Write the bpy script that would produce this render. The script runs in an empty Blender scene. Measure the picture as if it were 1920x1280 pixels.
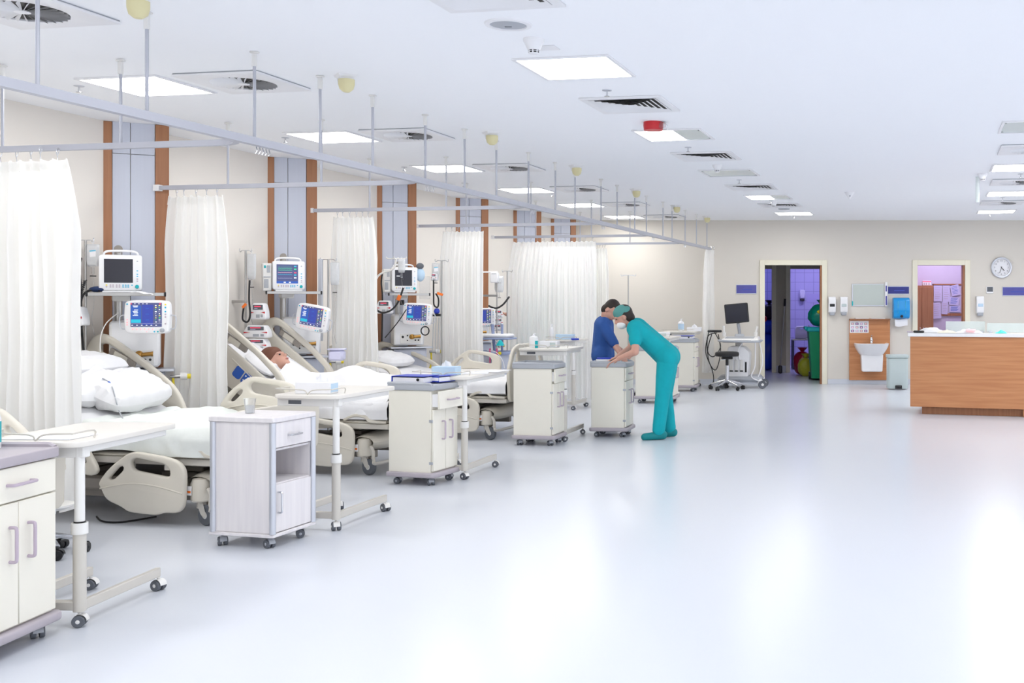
import bpy, bmesh, math, random
from math import sin, cos, pi, radians as rad
from mathutils import Vector, Matrix, noise
random.seed(7)
SC = bpy.context.scene
COL = SC.collection
# ---------------------------------------------------------------- camera model (1920x1280 frame)
FPX, CX, HY, CAMZ = 2000.0, 1370.0, 565.0, 1.45
CEIL, BACK = 2.872, 18.71
def P(px, py, Y): return Vector(((px - CX) * Y / FPX, Y, CAMZ + (HY - py) * Y / FPX))
def onz(px, py, z): return P(px, py, (CAMZ - z) * FPX / (py - HY))
RZ = -rad(10.6)                       # direction of the ward's long walls
def wall_x(Y): return -4.93 + .187 * (Y - 8.4)
def rail_x(Y): return -2.71 + .19 * (Y - 6.07)
cam_d = bpy.data.cameras.new('camera'); cam = bpy.data.objects.new('camera', cam_d); COL.objects.link(cam)
cam.location = (0, 0, CAMZ); cam.rotation_euler = (pi / 2, 0, 0)
cam_d.sensor_width = 36; cam_d.lens = FPX / 1920 * 36
cam_d.shift_x = (960 - CX) / 1920; cam_d.shift_y = (HY - 640) / 1920
cam_d.clip_end = 200
SC.camera = cam
# ---------------------------------------------------------------- materials
MATS = {}
def mat(name, c, rough=.5, metal=0, var=.03, scale=8, emit=None, es=1, alpha=None, trans=0, spec=.5, stretch=None, c2=None, bump=0, transl=0, ior=1.45):
    if name in MATS: return MATS[name]
    m = bpy.data.materials.new(name); m.use_nodes = True
    nt = m.node_tree; b = nt.nodes['Principled BSDF']
    L = nt.links.new
    tc = nt.nodes.new('ShaderNodeTexCoord'); mp = nt.nodes.new('ShaderNodeMapping')
    L(tc.outputs['Object'], mp.inputs['Vector'])
    if stretch: mp.inputs['Scale'].default_value = stretch
    no = nt.nodes.new('ShaderNodeTexNoise'); no.inputs['Scale'].default_value = scale; no.inputs['Detail'].default_value = 4
    L(mp.outputs['Vector'], no.inputs['Vector'])
    mx = nt.nodes.new('ShaderNodeMix'); mx.data_type = 'RGBA'
    a = c; d = c2 or tuple(max(0, x * (1 - var * 2)) for x in c)
    mx.inputs[6].default_value = (*a, 1); mx.inputs[7].default_value = (*d, 1)
    if c2:
        rp = nt.nodes.new('ShaderNodeMapRange'); rp.inputs[1].default_value = .35; rp.inputs[2].default_value = .65
        L(no.outputs['Fac'], rp.inputs[0]); L(rp.outputs[0], mx.inputs[0])
    else: L(no.outputs['Fac'], mx.inputs[0])
    L(mx.outputs[2], b.inputs['Base Color'])
    b.inputs['Roughness'].default_value = rough; b.inputs['Metallic'].default_value = metal
    b.inputs['Specular IOR Level'].default_value = spec; b.inputs['IOR'].default_value = ior
    if trans: b.inputs['Transmission Weight'].default_value = trans
    if alpha is not None: b.inputs['Alpha'].default_value = alpha
    if emit: b.inputs['Emission Color'].default_value = (*emit, 1); b.inputs['Emission Strength'].default_value = es
    if bump:
        bn = nt.nodes.new('ShaderNodeBump'); bn.inputs['Strength'].default_value = bump; bn.inputs['Distance'].default_value = .01
        L(no.outputs['Fac'], bn.inputs['Height']); L(bn.outputs[0], b.inputs['Normal'])
    if transl:
        tl = nt.nodes.new('ShaderNodeBsdfTranslucent'); ms = nt.nodes.new('ShaderNodeMixShader')
        L(mx.outputs[2], tl.inputs['Color']); ms.inputs[0].default_value = transl
        L(b.outputs[0], ms.inputs[1]); L(tl.outputs[0], ms.inputs[2])
        L(ms.outputs[0], nt.nodes['Material Output'].inputs['Surface'])
    MATS[name] = m
    return m
def tiles(name, c, g, sx, sz, rough=.3):
    m = bpy.data.materials.new(name); m.use_nodes = True; nt = m.node_tree; b = nt.nodes['Principled BSDF']; L = nt.links.new
    tc = nt.nodes.new('ShaderNodeTexCoord'); mp = nt.nodes.new('ShaderNodeMapping'); mp.inputs['Rotation'].default_value = (pi / 2, 0, 0)
    br = nt.nodes.new('ShaderNodeTexBrick'); br.offset = 0; br.inputs['Scale'].default_value = 1
    br.inputs['Color1'].default_value = (*c, 1); br.inputs['Color2'].default_value = (*c, 1); br.inputs['Mortar'].default_value = (*g, 1)
    br.inputs['Mortar Size'].default_value = .006; br.inputs['Brick Width'].default_value = sx; br.inputs['Row Height'].default_value = sz
    L(tc.outputs['Object'], mp.inputs['Vector']); L(mp.outputs['Vector'], br.inputs['Vector']); L(br.outputs['Color'], b.inputs['Base Color'])
    b.inputs['Roughness'].default_value = rough
    return m
# floor: pale speckled vinyl with a soft sheen
def floor_mat():
    m = bpy.data.materials.new('speckled_vinyl'); m.use_nodes = True; nt = m.node_tree; b = nt.nodes['Principled BSDF']; L = nt.links.new
    tc = nt.nodes.new('ShaderNodeTexCoord')
    n1 = nt.nodes.new('ShaderNodeTexNoise'); n1.inputs['Scale'].default_value = 220; n1.inputs['Detail'].default_value = 2
    n2 = nt.nodes.new('ShaderNodeTexNoise'); n2.inputs['Scale'].default_value = 1.6; n2.inputs['Detail'].default_value = 5
    for n in (n1, n2): L(tc.outputs['Object'], n.inputs['Vector'])
    r1 = nt.nodes.new('ShaderNodeMapRange'); r1.inputs[1].default_value = .28; r1.inputs[2].default_value = .42; L(n1.outputs['Fac'], r1.inputs[0])
    mx = nt.nodes.new('ShaderNodeMix'); mx.data_type = 'RGBA'; L(r1.outputs[0], mx.inputs[0])
    mx.inputs[6].default_value = (.64, .67, .735, 1); mx.inputs[7].default_value = (.665, .695, .76, 1)
    L(mx.outputs[2], b.inputs['Base Color'])
    r2 = nt.nodes.new('ShaderNodeMapRange'); r2.inputs[1].default_value = .3; r2.inputs[2].default_value = .7
    r2.inputs[3].default_value = .26; r2.inputs[4].default_value = .265; L(n2.outputs['Fac'], r2.inputs[0]); L(r2.outputs[0], b.inputs['Roughness'])
    b.inputs['Specular IOR Level'].default_value = .42
    return m
def wood(name, c, c2, along='z', rough=.45):
    st = {'z': (14, 14, .7), 'x': (.7, 14, 14), 'y': (14, .7, 14)}[along]
    return mat(name, c, rough, c2=c2, scale=2.2, stretch=st)
M_FLOOR = floor_mat()
M_CEIL = mat('ceiling_paint', (.94, .95, .975), .9, var=.005)
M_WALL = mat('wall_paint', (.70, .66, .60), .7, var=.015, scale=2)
M_WALLL = mat('brightened_wall_paint', (.78, .735, .68), .7, var=.015, scale=2)  # lighter copy of the wall paint, brightens the left wall
M_SKIRT = mat('skirting_vinyl', (.62, .65, .72), .5)
M_FRAME = mat('door_frame_paint', (.82, .78, .64), .5)
M_BROWN = wood('brown_laminate', (.40, .18, .085), (.33, .14, .065))
M_DESK = wood('desk_laminate', (.58, .265, .115), (.49, .20, .08), 'x', .35)
M_GREYP = mat('blue_grey_panel', (.60, .63, .73), .5, var=.04, scale=3, stretch=(20, 20, .5))
M_WHITE = mat('white_plastic', (.86, .86, .88), .4)
M_OFFW = mat('off_white_plastic', (.80, .79, .77), .4)
M_BEIGE = mat('beige_plastic', (.68, .64, .56), .42)
M_BEIGED = mat('beige_metal', (.60, .57, .52), .4)
M_TAUPE = mat('taupe_metal', (.32, .29, .26), .5)
M_DARK = mat('dark_underside', (.06, .055, .05), .6)
M_BLACK = mat('black_plastic', (.015, .015, .017), .4)
M_RUBBER = mat('grey_rubber', (.12, .13, .15), .6)
M_GREY = mat('grey_plastic', (.42, .44, .48), .45)
M_ALU = mat('brushed_aluminium', (.62, .64, .70), .35, .6)
M_RAIL = mat('grey_powdercoat', (.47, .48, .54), .4, .1)
M_CHROME = mat('chrome', (.7, .71, .74), .15, 1)
M_STEEL = mat('steel', (.45, .44, .43), .3, .9)
M_CREAM = mat('cream_laminate', (.82, .79, .70), .45, var=.02)
M_LILAC = mat('lilac_grey_plastic', (.44, .40, .44), .4)
M_LILACH = mat('lilac_handle', (.50, .42, .50), .35)
M_WWOOD = wood('white_wood_laminate', (.78, .75, .76), (.72, .69, .71))
M_TABLE = mat('table_laminate', (.76, .73, .68), .4, var=.03)
M_CURT = mat('curtain_cloth', (.95, .945, .93), .85, var=.01, scale=5, transl=.45)
M_SHEET = mat('white_linen', (.82, .82, .84), .9, var=.015, bump=.12, scale=30)
M_SHEETG = mat('pale_green_white_linen', (.78, .81, .785), .9, var=.02, bump=.12, scale=30)
M_TEAL = mat('teal_scrubs', (0, .40, .46), .85, var=.1, scale=12, bump=.2)
M_TEALD = mat('dark_teal', (0, .22, .24), .6)
M_NAVY = mat('navy_scrubs', (.03, .10, .35), .85, var=.1)
M_SKIN = mat('skin', (.62, .34, .26), .55, var=.06, scale=20)
M_HAIR = mat('dark_hair', (.025, .016, .013), .6)
M_HAIRR = mat('auburn_hair', (.16, .06, .035), .6)
M_CAPG = mat('green_surgical_cap', (.10, .32, .30), .85, var=.08)
M_MASK = mat('white_mask', (.85, .85, .85), .9)
M_SCR = mat('dark_screen', (.018, .018, .03), .18)
M_BLUE = mat('keypad_blue', (.035, .13, .55), .4)
M_BLUEF = mat('blue_folder', (.03, .06, .50), .4)
M_RED = mat('red_plastic', (.60, .02, .03), .35)
M_ORANGE = mat('orange_plastic', (.9, .2, .03), .45)
M_YELLOW = mat('yellow_plastic', (.85, .68, .03), .45)
M_GREEN = mat('green_plastic', (.0, .30, .13), .45)
M_TEALP = mat('teal_plastic', (0, .42, .47), .35)
M_CYAN = mat('cyan_plastic', (.05, .45, .68), .35)
M_BRASS = mat('brass', (.45, .24, .06), .35, .8)
M_PAPER = mat('paper', (.85, .85, .88), .9)
M_PAPERL = mat('lilac_paper', (.62, .58, .82), .9)
M_TISSUE = mat('pale_blue_card', (.50, .66, .82), .7)
M_CLEAR = mat('clear_plastic', (.92, .94, .97), .1, trans=.85, alpha=.55, ior=1.2)
M_BAG = mat('infusion_bag_film', (.80, .82, .85), .25, alpha=.6, var=.1, scale=30)
M_GLASSG = mat('pale_green_glass', (.80, .88, .86), .1, alpha=.55)
M_MINT = mat('mint_grey_plastic', (.52, .60, .60), .45)
M_PORC = mat('porcelain', (.88, .88, .90), .15)
M_SIGN = mat('blue_sign', (.10, .10, .40), .45, var=.12, scale=12)
M_SIGND = mat('dark_blue_sign', (.03, .04, .25), .45, var=.12, scale=12)
M_TOWEL = mat('translucent_blue_plastic', (.01, .30, .72), .25)
M_MIRROR = mat('mirror', (.50, .55, .52), .3, .15)  # grey-green reflection put into the base colour, surface barely mirrors
M_LIT = mat('lit_diffuser', (1, 1, 1), .5, emit=(1, .995, .975), es=15)
M_UNLIT = mat('unlit_glass', (.62, .70, .70), .15)
M_YCREAM = mat('yellowed_plastic', (.74, .68, .40), .5)
M_E = {k: mat('screen_' + k, c, .4, emit=c, es=.45) for k, c in dict(blue=(.025, .08, .33), dblue=(.03, .05, .28), teal=(.02, .38, .50), green=(.05, .6, .22), red=(.8, .06, .12), white=(.85, .88, .95), yellow=(.85, .75, .1), navy=(.06, .07, .17), grey=(.30, .30, .42), pink=(.75, .4, .42)).items()}
# ---------------------------------------------------------------- mesh builder
class MB:
    def __init__(s, *mats): s.v = []; s.f = []; s.mi = []; s.m = 0; s.T = Matrix(); s.mats = list(mats)
    def mat(s, m):
        if m not in s.mats: s.mats.append(m)
        s.m = s.mats.index(m); return s
    def at(s, *a, rz=0, rx=0, ry=0):
        s.T = Matrix.Translation(Vector(a) if a else Vector()) @ Matrix.Rotation(rz, 4, 'Z') @ Matrix.Rotation(ry, 4, 'Y') @ Matrix.Rotation(rx, 4, 'X'); return s
    def add(s, vs, fs):
        n = len(s.v); s.v += [s.T @ Vector(v) for v in vs]; s.f += [[i + n for i in f] for f in fs]; s.mi += [s.m] * len(fs); return s
    def box(s, x0, x1, y0, y1, z0, z1, b=.003):
        b = min(b, abs(x1 - x0) * .45, abs(y1 - y0) * .45, abs(z1 - z0) * .45)
        vs = []; idx = {}
        for ix, x, sx in ((0, x0, 1), (1, x1, -1)):
            for iy, y, sy in ((0, y0, 1), (1, y1, -1)):
                for iz, z, sz in ((0, z0, 1), (1, z1, -1)):
                    for ax in range(3):
                        p = [x + sx * b, y + sy * b, z + sz * b]; p[ax] = (x, y, z)[ax]
                        idx[ix, iy, iz, ax] = len(vs); vs.append(p)
        I = lambda c, ax: idx[c[0], c[1], c[2], ax]
        fs = []
        def order(ax, o1, o2, val):
            r = []
            for u, w in ((0, 0), (1, 0), (1, 1), (0, 1)):
                c = [0, 0, 0]; c[ax] = val; c[o1] = u; c[o2] = w; r.append(tuple(c))
            return r
        for ax in range(3):
            o1, o2 = (ax + 1) % 3, (ax + 2) % 3
            for val in (0, 1):
                q = [I(c, ax) for c in order(ax, o1, o2, val)]
                fs.append(q if val else q[::-1])
            for u in (0, 1):
                for w in (0, 1):
                    c0 = [0, 0, 0]; c1 = [0, 0, 0]; c0[ax] = 0; c1[ax] = 1
                    for c in (c0, c1): c[o1] = u; c[o2] = w
                    q = [I(c0, o1), I(c1, o1), I(c1, o2), I(c0, o2)]
                    fs.append(q if (u == w) else q[::-1])
        for x in (0, 1):
            for y in (0, 1):
                for z in (0, 1):
                    q = [I((x, y, z), 0), I((x, y, z), 1), I((x, y, z), 2)]
                    fs.append(q if (x + y + z) % 2 else q[::-1])
        return s.add(vs, fs)
    def quad(s, a, b, c, d): return s.add([a, b, c, d], [[0, 1, 2, 3]])
    def lathe(s, prof, n=20, c=(0, 0, 0), cap=True):
        vs = []; fs = []
        for r, z in prof:
            for i in range(n):
                a = 2 * pi * i / n; vs.append((c[0] + r * cos(a), c[1] + r * sin(a), c[2] + z))
        for k in range(len(prof) - 1):
            for i in range(n):
                j = (i + 1) % n; fs.append([k * n + i, k * n + j, (k + 1) * n + j, (k + 1) * n + i])
        if cap:
            fs.append(list(range(n))[::-1]); fs.append([(len(prof) - 1) * n + i for i in range(n)])
        return s.add(vs, fs)
    def tube(s, pts, r, n=8, closed=False, flat=1):
        pts = [Vector(p) for p in pts]; N = len(pts); vs = []; fs = []
        rr = r if isinstance(r, (list, tuple)) else [r] * N
        up = None
        for k, p in enumerate(pts):
            if closed: t = pts[(k + 1) % N] - pts[k - 1]
            else: t = pts[min(k + 1, N - 1)] - pts[max(k - 1, 0)]
            if t.length < 1e-9: t = Vector((0, 0, 1))
            t.normalize()
            if up is None:
                up = Vector((0, 0, 1)) if abs(t.z) < .9 else Vector((1, 0, 0))
            a = t.cross(up)
            if a.length < 1e-6: a = t.orthogonal()
            a.normalize(); u = a.cross(t); u.normalize(); up = u
            for i in range(n):
                th = 2 * pi * i / n + (pi / n)
                vs.append(p + a * (cos(th) * rr[k]) + u * (sin(th) * rr[k] * flat))
        M = N if closed else N - 1
        for k in range(M):
            for i in range(n):
                j = (i + 1) % n; k2 = (k + 1) % N
                fs.append([k * n + i, k * n + j, k2 * n + j, k2 * n + i])
        if not closed: fs.append(list(range(n))[::-1]); fs.append([(N - 1) * n + i for i in range(n)])
        return s.add(vs, fs)
    def cyl(s, p0, p1, r, r1=None, n=16): return s.tube([p0, p1], [r, r if r1 is None else r1], n)
    def ball(s, c, r, sc=(1, 1, 1), nu=16, nv=10):
        vs = []; fs = []
        for k in range(1, nv):
            ph = pi * k / nv
            for i in range(nu):
                th = 2 * pi * i / nu; vs.append((c[0] + r * sc[0] * sin(ph) * cos(th), c[1] + r * sc[1] * sin(ph) * sin(th), c[2] + r * sc[2] * cos(ph)))
        t = len(vs); vs.append((c[0], c[1], c[2] + r * sc[2])); vs.append((c[0], c[1], c[2] - r * sc[2]))
        for k in range(nv - 2):
            for i in range(nu):
                j = (i + 1) % nu; fs.append([k * nu + i, (k + 1) * nu + i, (k + 1) * nu + j, k * nu + j])
        for i in range(nu):
            j = (i + 1) % nu; fs.append([t, i, j]); fs.append([t + 1, (nv - 2) * nu + j, (nv - 2) * nu + i])
        return s.add(vs, fs)
    def prism(s, out, d, holes=(), bev=0):
        """outline in local XY, extruded +-d along Z, with holes and a rounded edge"""
        cu = bpy.data.curves.new('tmp', 'CURVE'); cu.dimensions = '2D'; cu.fill_mode = 'BOTH'
        for loop in [out] + list(holes):
            sp = cu.splines.new('POLY'); sp.points.add(len(loop) - 1); sp.use_cyclic_u = True
            for q, p in zip(sp.points, loop): q.co = (p[0], p[1], 0, 1)
        cu.extrude = max(d - bev, 1e-4); cu.bevel_depth = bev; cu.bevel_resolution = 2; cu.offset = -bev
        o = bpy.data.objects.new('tmp', cu); COL.objects.link(o)
        dg = bpy.context.evaluated_depsgraph_get()
        me = bpy.data.meshes.new_from_object(o.evaluated_get(dg))
        bm = bmesh.new(); bm.from_mesh(me); bmesh.ops.remove_doubles(bm, verts=bm.verts, dist=1e-5); bmesh.ops.recalc_face_normals(bm, faces=bm.faces)
        bm.verts.ensure_lookup_table()
        s.add([v.co.copy() for v in bm.verts], [[v.index for v in f.verts] for f in bm.faces]); bm.free()
        bpy.data.objects.remove(o); bpy.data.curves.remove(cu); bpy.data.meshes.remove(me)
        return s
    def grid(s, fn, nu, nv, wrap=False):
        vs = [fn(i / nu, j / nv) for j in range(nv + 1) for i in range(nu + 1)]
        fs = [[j * (nu + 1) + i, j * (nu + 1) + i + 1, (j + 1) * (nu + 1) + i + 1, (j + 1) * (nu + 1) + i] for j in range(nv) for i in range(nu)]
        return s.add(vs, fs)
    def mesh(s, name, sharp=38):
        me = bpy.data.meshes.new(name); me.from_pydata([tuple(v) for v in s.v], [], s.f)
        for m in s.mats: me.materials.append(m)
        me.polygons.foreach_set('material_index', s.mi)
        me.polygons.foreach_set('use_smooth', [True] * len(s.f))
        bm = bmesh.new(); bm.from_mesh(me); bmesh.ops.recalc_face_normals(bm, faces=bm.faces); bm.to_mesh(me); bm.free()
        me.update()
        try: me.set_sharp_from_angle(angle=rad(sharp))
        except Exception: pass
        return me
def rrect(x0, x1, y0, y1, r, n=5):
    out = []
    for cx, cy, a0 in ((x1 - r, y1 - r, 0), (x0 + r, y1 - r, pi / 2), (x0 + r, y0 + r, pi), (x1 - r, y0 + r, 3 * pi / 2)):
        for i in range(n + 1):
            a = a0 + pi / 2 * i / n; out.append((cx + r * cos(a), cy + r * sin(a)))
    return out
def circ(cx, cy, r, n=32): return [(cx + r * cos(2 * pi * i / n), cy + r * sin(2 * pi * i / n)) for i in range(n)]
def smooth(pts, n=6, closed=False):
    pts = [Vector(p) for p in pts]; N = len(pts); out = []
    for k in range(N if closed else N - 1):
        p0 = pts[k - 1] if (closed or k > 0) else pts[0]; p1 = pts[k]; p2 = pts[(k + 1) % N]
        p3 = pts[(k + 2) % N] if (closed or k + 2 < N) else pts[-1]
        for i in range(n):
            t = i / n
            out.append(.5 * ((2 * p1) + (p2 - p0) * t + (2 * p0 - 5 * p1 + 4 * p2 - p3) * t * t + (3 * p1 - p0 - 3 * p2 + p3) * t ** 3))
    if not closed: out.append(pts[-1])
    return out
def rounded(pts, r=.03, n=4):
    """round the corners of a polygon"""
    N = len(pts); out = []
    for k in range(N):
        p = Vector((*pts[k][:2], 0)); a = Vector((*pts[k - 1][:2], 0)); b = Vector((*pts[(k + 1) % N][:2], 0))
        da = (a - p); db = (b - p); ra = min(r, da.length * .45); rb = min(r, db.length * .45)
        s = p + da.normalized() * ra; e = p + db.normalized() * rb
        for i in range(n + 1):
            t = i / n; q = s * (1 - t) ** 2 + p * 2 * t * (1 - t) + e * t * t; out.append((q.x, q.y))
    return out
# ---------------------------------------------------------------- objects
def tag(o, label=None, cat=None, group=None, kind=None):
    for k, v in (('label', label), ('category', cat), ('group', group), ('kind', kind)):
        if v: o[k] = v
    return o
def thing(name, label, cat, loc=(0, 0, 0), rz=0, group=None, kind=None):
    o = bpy.data.objects.new(name, None); COL.objects.link(o); o.empty_display_size = .1
    o.location = loc; o.rotation_euler = (0, 0, rz)
    return tag(o, label, cat, group, kind)
def part(name, mb, parent=None, label=None, loc=None, rot=None, sharp=38):
    o = bpy.data.objects.new(name, mb.mesh(name, sharp)); COL.objects.link(o); o.parent = parent
    if loc is not None: o.location = loc
    if rot is not None: o.rotation_euler = rot
    if label: o['label'] = label
    return o
def solo(name, mb, label, cat, loc=(0, 0, 0), rz=0, group=None, kind=None, sharp=38):
    return tag(part(name, mb, None, None, loc, (0, 0, rz), sharp), label, cat, group, kind)
def struct(name, mb, label=None, parent=None, loc=None, rz=0):
    o = part(name, mb, parent, label, loc, (0, 0, rz)); o['kind'] = 'structure'; return o
def kids(o): return [c for c in COL.objects if c.parent == o]
def dup(o, parent=None):
    c = o.copy(); COL.objects.link(c); c.parent = parent
    for ch in [x for x in o.children]: dup(ch, c)
    return c
ORD = ['nearest', 'second', 'third', 'fourth', 'fifth', 'sixth', 'seventh', 'eighth', 'ninth', 'tenth', 'eleventh', 'twelfth', 'thirteenth', 'fourteenth', 'fifteenth', 'sixteenth']
# ---------------------------------------------------------------- room shell
XR, YN = 13.0, -3.5
d1 = (P(1434, 0, BACK).x, P(1541, 0, BACK).x, 2.085); d2 = (P(1720, 0, BACK).x, P(1809, 0, BACK).x, 2.085)
xb = wall_x(BACK); xn = wall_x(YN)
struct('floor', MB(M_FLOOR).add([(xn, YN, 0), (XR, YN, 0), (XR, 24.5, 0), (wall_x(24.5), 24.5, 0)], [[0, 1, 2, 3]]), 'pale blue white speckled vinyl floor')
struct('ceiling', MB(M_CEIL).box(-8, XR, YN, BACK + .1, CEIL, CEIL + .05, 0), 'flat white ceiling')
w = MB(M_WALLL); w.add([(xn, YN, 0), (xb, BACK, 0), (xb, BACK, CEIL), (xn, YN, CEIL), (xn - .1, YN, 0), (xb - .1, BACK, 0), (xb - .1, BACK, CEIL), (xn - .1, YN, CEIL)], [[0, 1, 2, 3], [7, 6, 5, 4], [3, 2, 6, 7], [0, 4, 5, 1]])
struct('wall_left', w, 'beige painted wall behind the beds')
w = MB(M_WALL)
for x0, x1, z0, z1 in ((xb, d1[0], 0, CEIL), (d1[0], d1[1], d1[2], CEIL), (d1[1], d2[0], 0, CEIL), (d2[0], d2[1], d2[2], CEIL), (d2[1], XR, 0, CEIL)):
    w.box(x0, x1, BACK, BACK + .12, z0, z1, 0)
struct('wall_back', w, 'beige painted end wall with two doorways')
sk = MB(M_SKIRT)
for x0, x1 in ((xb, d1[0] - .1), (d1[1] + .1, d2[0] - .1), (d2[1] + .1, XR)):
    sk.box(x0, x1, BACK - .012, BACK, 0, .09, .004)
struct('baseboard_back', sk)
a = Vector((xn, YN, 0)); b = Vector((xb, BACK, 0)); n = Vector((cos(RZ), sin(RZ), 0)) * .012
struct('baseboard_left', MB(M_SKIRT).add([a, b, b + n, a + n, *[p + Vector((0, 0, .09)) for p in (a, b, b + n, a + n)]], [[0, 1, 2, 3], [4, 7, 6, 5], [3, 2, 6, 7]]))
for k, (x0, x1, zt) in enumerate((d1, d2)):
    fr = MB(M_FRAME); fw = .09
    fr.box(x0 - fw, x0, BACK - .03, BACK + .14, 0, zt + fw).box(x1, x1 + fw, BACK - .03, BACK + .14, 0, zt + fw).box(x0, x1, BACK - .03, BACK + .14, zt, zt + fw)
    fr.mat(M_BROWN).box(x1 - .03, x1 + .001, BACK + .0, BACK + .15, 0, zt)
    struct('door_%d' % (k + 1), fr, 'cream door frame of the open doorway ' + ('to the tiled utility room' if k == 0 else 'to the staff office'))
# ---- utility room behind doorway 1
M_TILE = tiles('lilac_tiles', (.62, .60, .80), (.40, .39, .57), .21, .21)
M_BWALL = mat('utility_beige', (.55, .51, .42), .7)
ut = MB(M_BWALL); Yi = 21.8
ut.box(.05, .84, Yi, Yi + .1, 2.115, 2.9, 0).box(.84, 1.22, Yi, Yi + .1, 0, 2.9, 0).box(1.22, 2.7, Yi, Yi + .1, 2.115, 2.9, 0).box(.05, .35, Yi, Yi + .1, 0, 2.9, 0).box(2.2, 2.7, Yi, Yi + .1, 0, 2.9, 0)
ut.box(.05, .1, BACK + .14, Yi, 0, 2.9, 0).box(2.65, 2.7, BACK + .14, Yi, 0, 2.9, 0).box(.05, 2.7, BACK + .12, 24.4, 2.86, 2.9, 0)
struct('wall_utility', ut, 'beige partition of the utility room with two openings')
tr = MB(M_FRAME)
for x0, x1 in ((.84, .93), (1.13, 1.22)): tr.box(x0, x1, Yi - .02, Yi, 0, 2.2)
tr.mat(M_SKIRT).box(.93, 1.13, Yi - .015, Yi, 0, .14)
struct('trim_1', tr, 'cream door jambs on the utility room partition')
struct('wall_tiled', MB(M_TILE).box(.05, 2.7, 24.3, 24.4, 0, 2.9, 0), 'lilac square wall tiles of the utility rooms')
for x0, x1 in ((.0, .05), (1.0, 1.06), (2.65, 2.7)): struct('wall_tiled_side', MB(M_TILE).box(x0, x1, Yi + .1, 24.3, 0, 2.9, 0))
# ---- office behind doorway 2
M_OFF = mat('office_lilac_wall', (.62, .56, .70), .7)
struct('wall_office', MB(M_OFF).box(2.9, 5.6, 20.6, 20.7, 0, 2.9, 0).box(2.75, 2.85, BACK + .12, 20.6, 0, 2.9, 0).box(5.5, 5.6, BACK + .12, 20.6, 0, 2.9, 0).box(2.8, 5.6, BACK + .12, 20.7, 2.86, 2.9, 0), 'lilac lit office wall')
# ---- lights
def area(name, loc, size, energy, col, rot=(0, 0, 0)):
    l = bpy.data.lights.new(name, 'AREA'); l.shape = 'RECTANGLE'; l.size, l.size_y = size; l.energy = energy; l.color = col
    o = bpy.data.objects.new(name, l); COL.objects.link(o); o.location = loc; o.rotation_euler = rot; return o
area('utility_fill', (1.9, 23.1, 2.8), (.9, .4), 16, (.55, .50, 1)); area('utility_fill', (.55, 23.1, 2.8), (.5, .4), 8, (.40, .42, 1))  # unseen lilac area lamps added to light the utility room
area('office_fill', (4.0, 19.7, 2.8), (1.2, .5), 20, (.86, .76, 1))  # unseen area lamp added to light the office
wd = bpy.data.worlds.new('ward_fill'); SC.world = wd; wd.use_nodes = True
wd.node_tree.nodes['Background'].inputs[0].default_value = (.94, .965, 1, 1); wd.node_tree.nodes['Background'].inputs[1].default_value = 1.2
SC.view_settings.view_transform = 'Standard'; SC.view_settings.look = 'None'; SC.view_settings.exposure = 0.58
SC.cycles.max_bounces = 8; SC.cycles.diffuse_bounces = 5; SC.cycles.glossy_bounces = 3; SC.cycles.transmission_bounces = 4; SC.cycles.transparent_max_bounces = 10
SC.cycles.caustics_reflective = False; SC.cycles.caustics_refractive = False; SC.cycles.sample_clamp_indirect = 4
# ---------------------------------------------------------------- bed-head columns
COLY = [8.40, 10.48, 12.55, 14.63, 16.65, 18.30]
COLN = ['beside the bed with the folded pillows', 'beside the bed of the sleeping patient', 'beside the third bed, behind the blank wave monitor', 'partly behind the fourth curtain', 'above the wide drawn curtain', 'farthest along the wall, next to the end wall']
EF = Vector((.38, .22, 0)); EU = EF.normalized(); EN = Vector((EU.y, -EU.x, 0))
for k, Y in enumerate(COLY):
    A = Vector((wall_x(Y), Y, 0)); B = A + EF
    if B.y > BACK - .05: EFk = EF * .8; B = A + EFk
    Cc = B + Vector((-.36, .20, 0)); Cc.x = wall_x(Cc.y); Cc.y = min(Cc.y, BACK)
    root = thing('column', 'blue grey bed-head column with brown edges, ' + COLN[k], 'column', A, math.atan2(EU.y, EU.x), kind='structure')
    Lh = (B - A).length
    m = MB(M_WALL); q = [Vector((0, 0, 0)), Vector((Lh, 0, 0)), Vector((Lh * .9, .30, 0))]
    m.add([*(p + Vector((0, .02, 0)) for p in q), *(p + Vector((0, .02, CEIL)) for p in q)], [[0, 1, 4, 3], [1, 2, 5, 4], [2, 0, 3, 5]])
    part('core', m, root)
    m = MB(M_GREYP)
    for x0, x1 in ((.052, Lh * .40), (Lh * .40 + .004, Lh * .795)):
        for z0, z1 in ((0, .9), (.904, 2.62), (2.624, CEIL)): m.box(x0, x1, 0, .02, z0, z1, .002)
    part('panel', m, root)
    part('edge_board', MB(M_BROWN).box(-.01, .05, -.012, .03, 0, CEIL - .002), root)
    part('edge_board', MB(M_BROWN).box(Lh * .80, Lh + .01, -.012, .03, 0, CEIL - .002), root)
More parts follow.
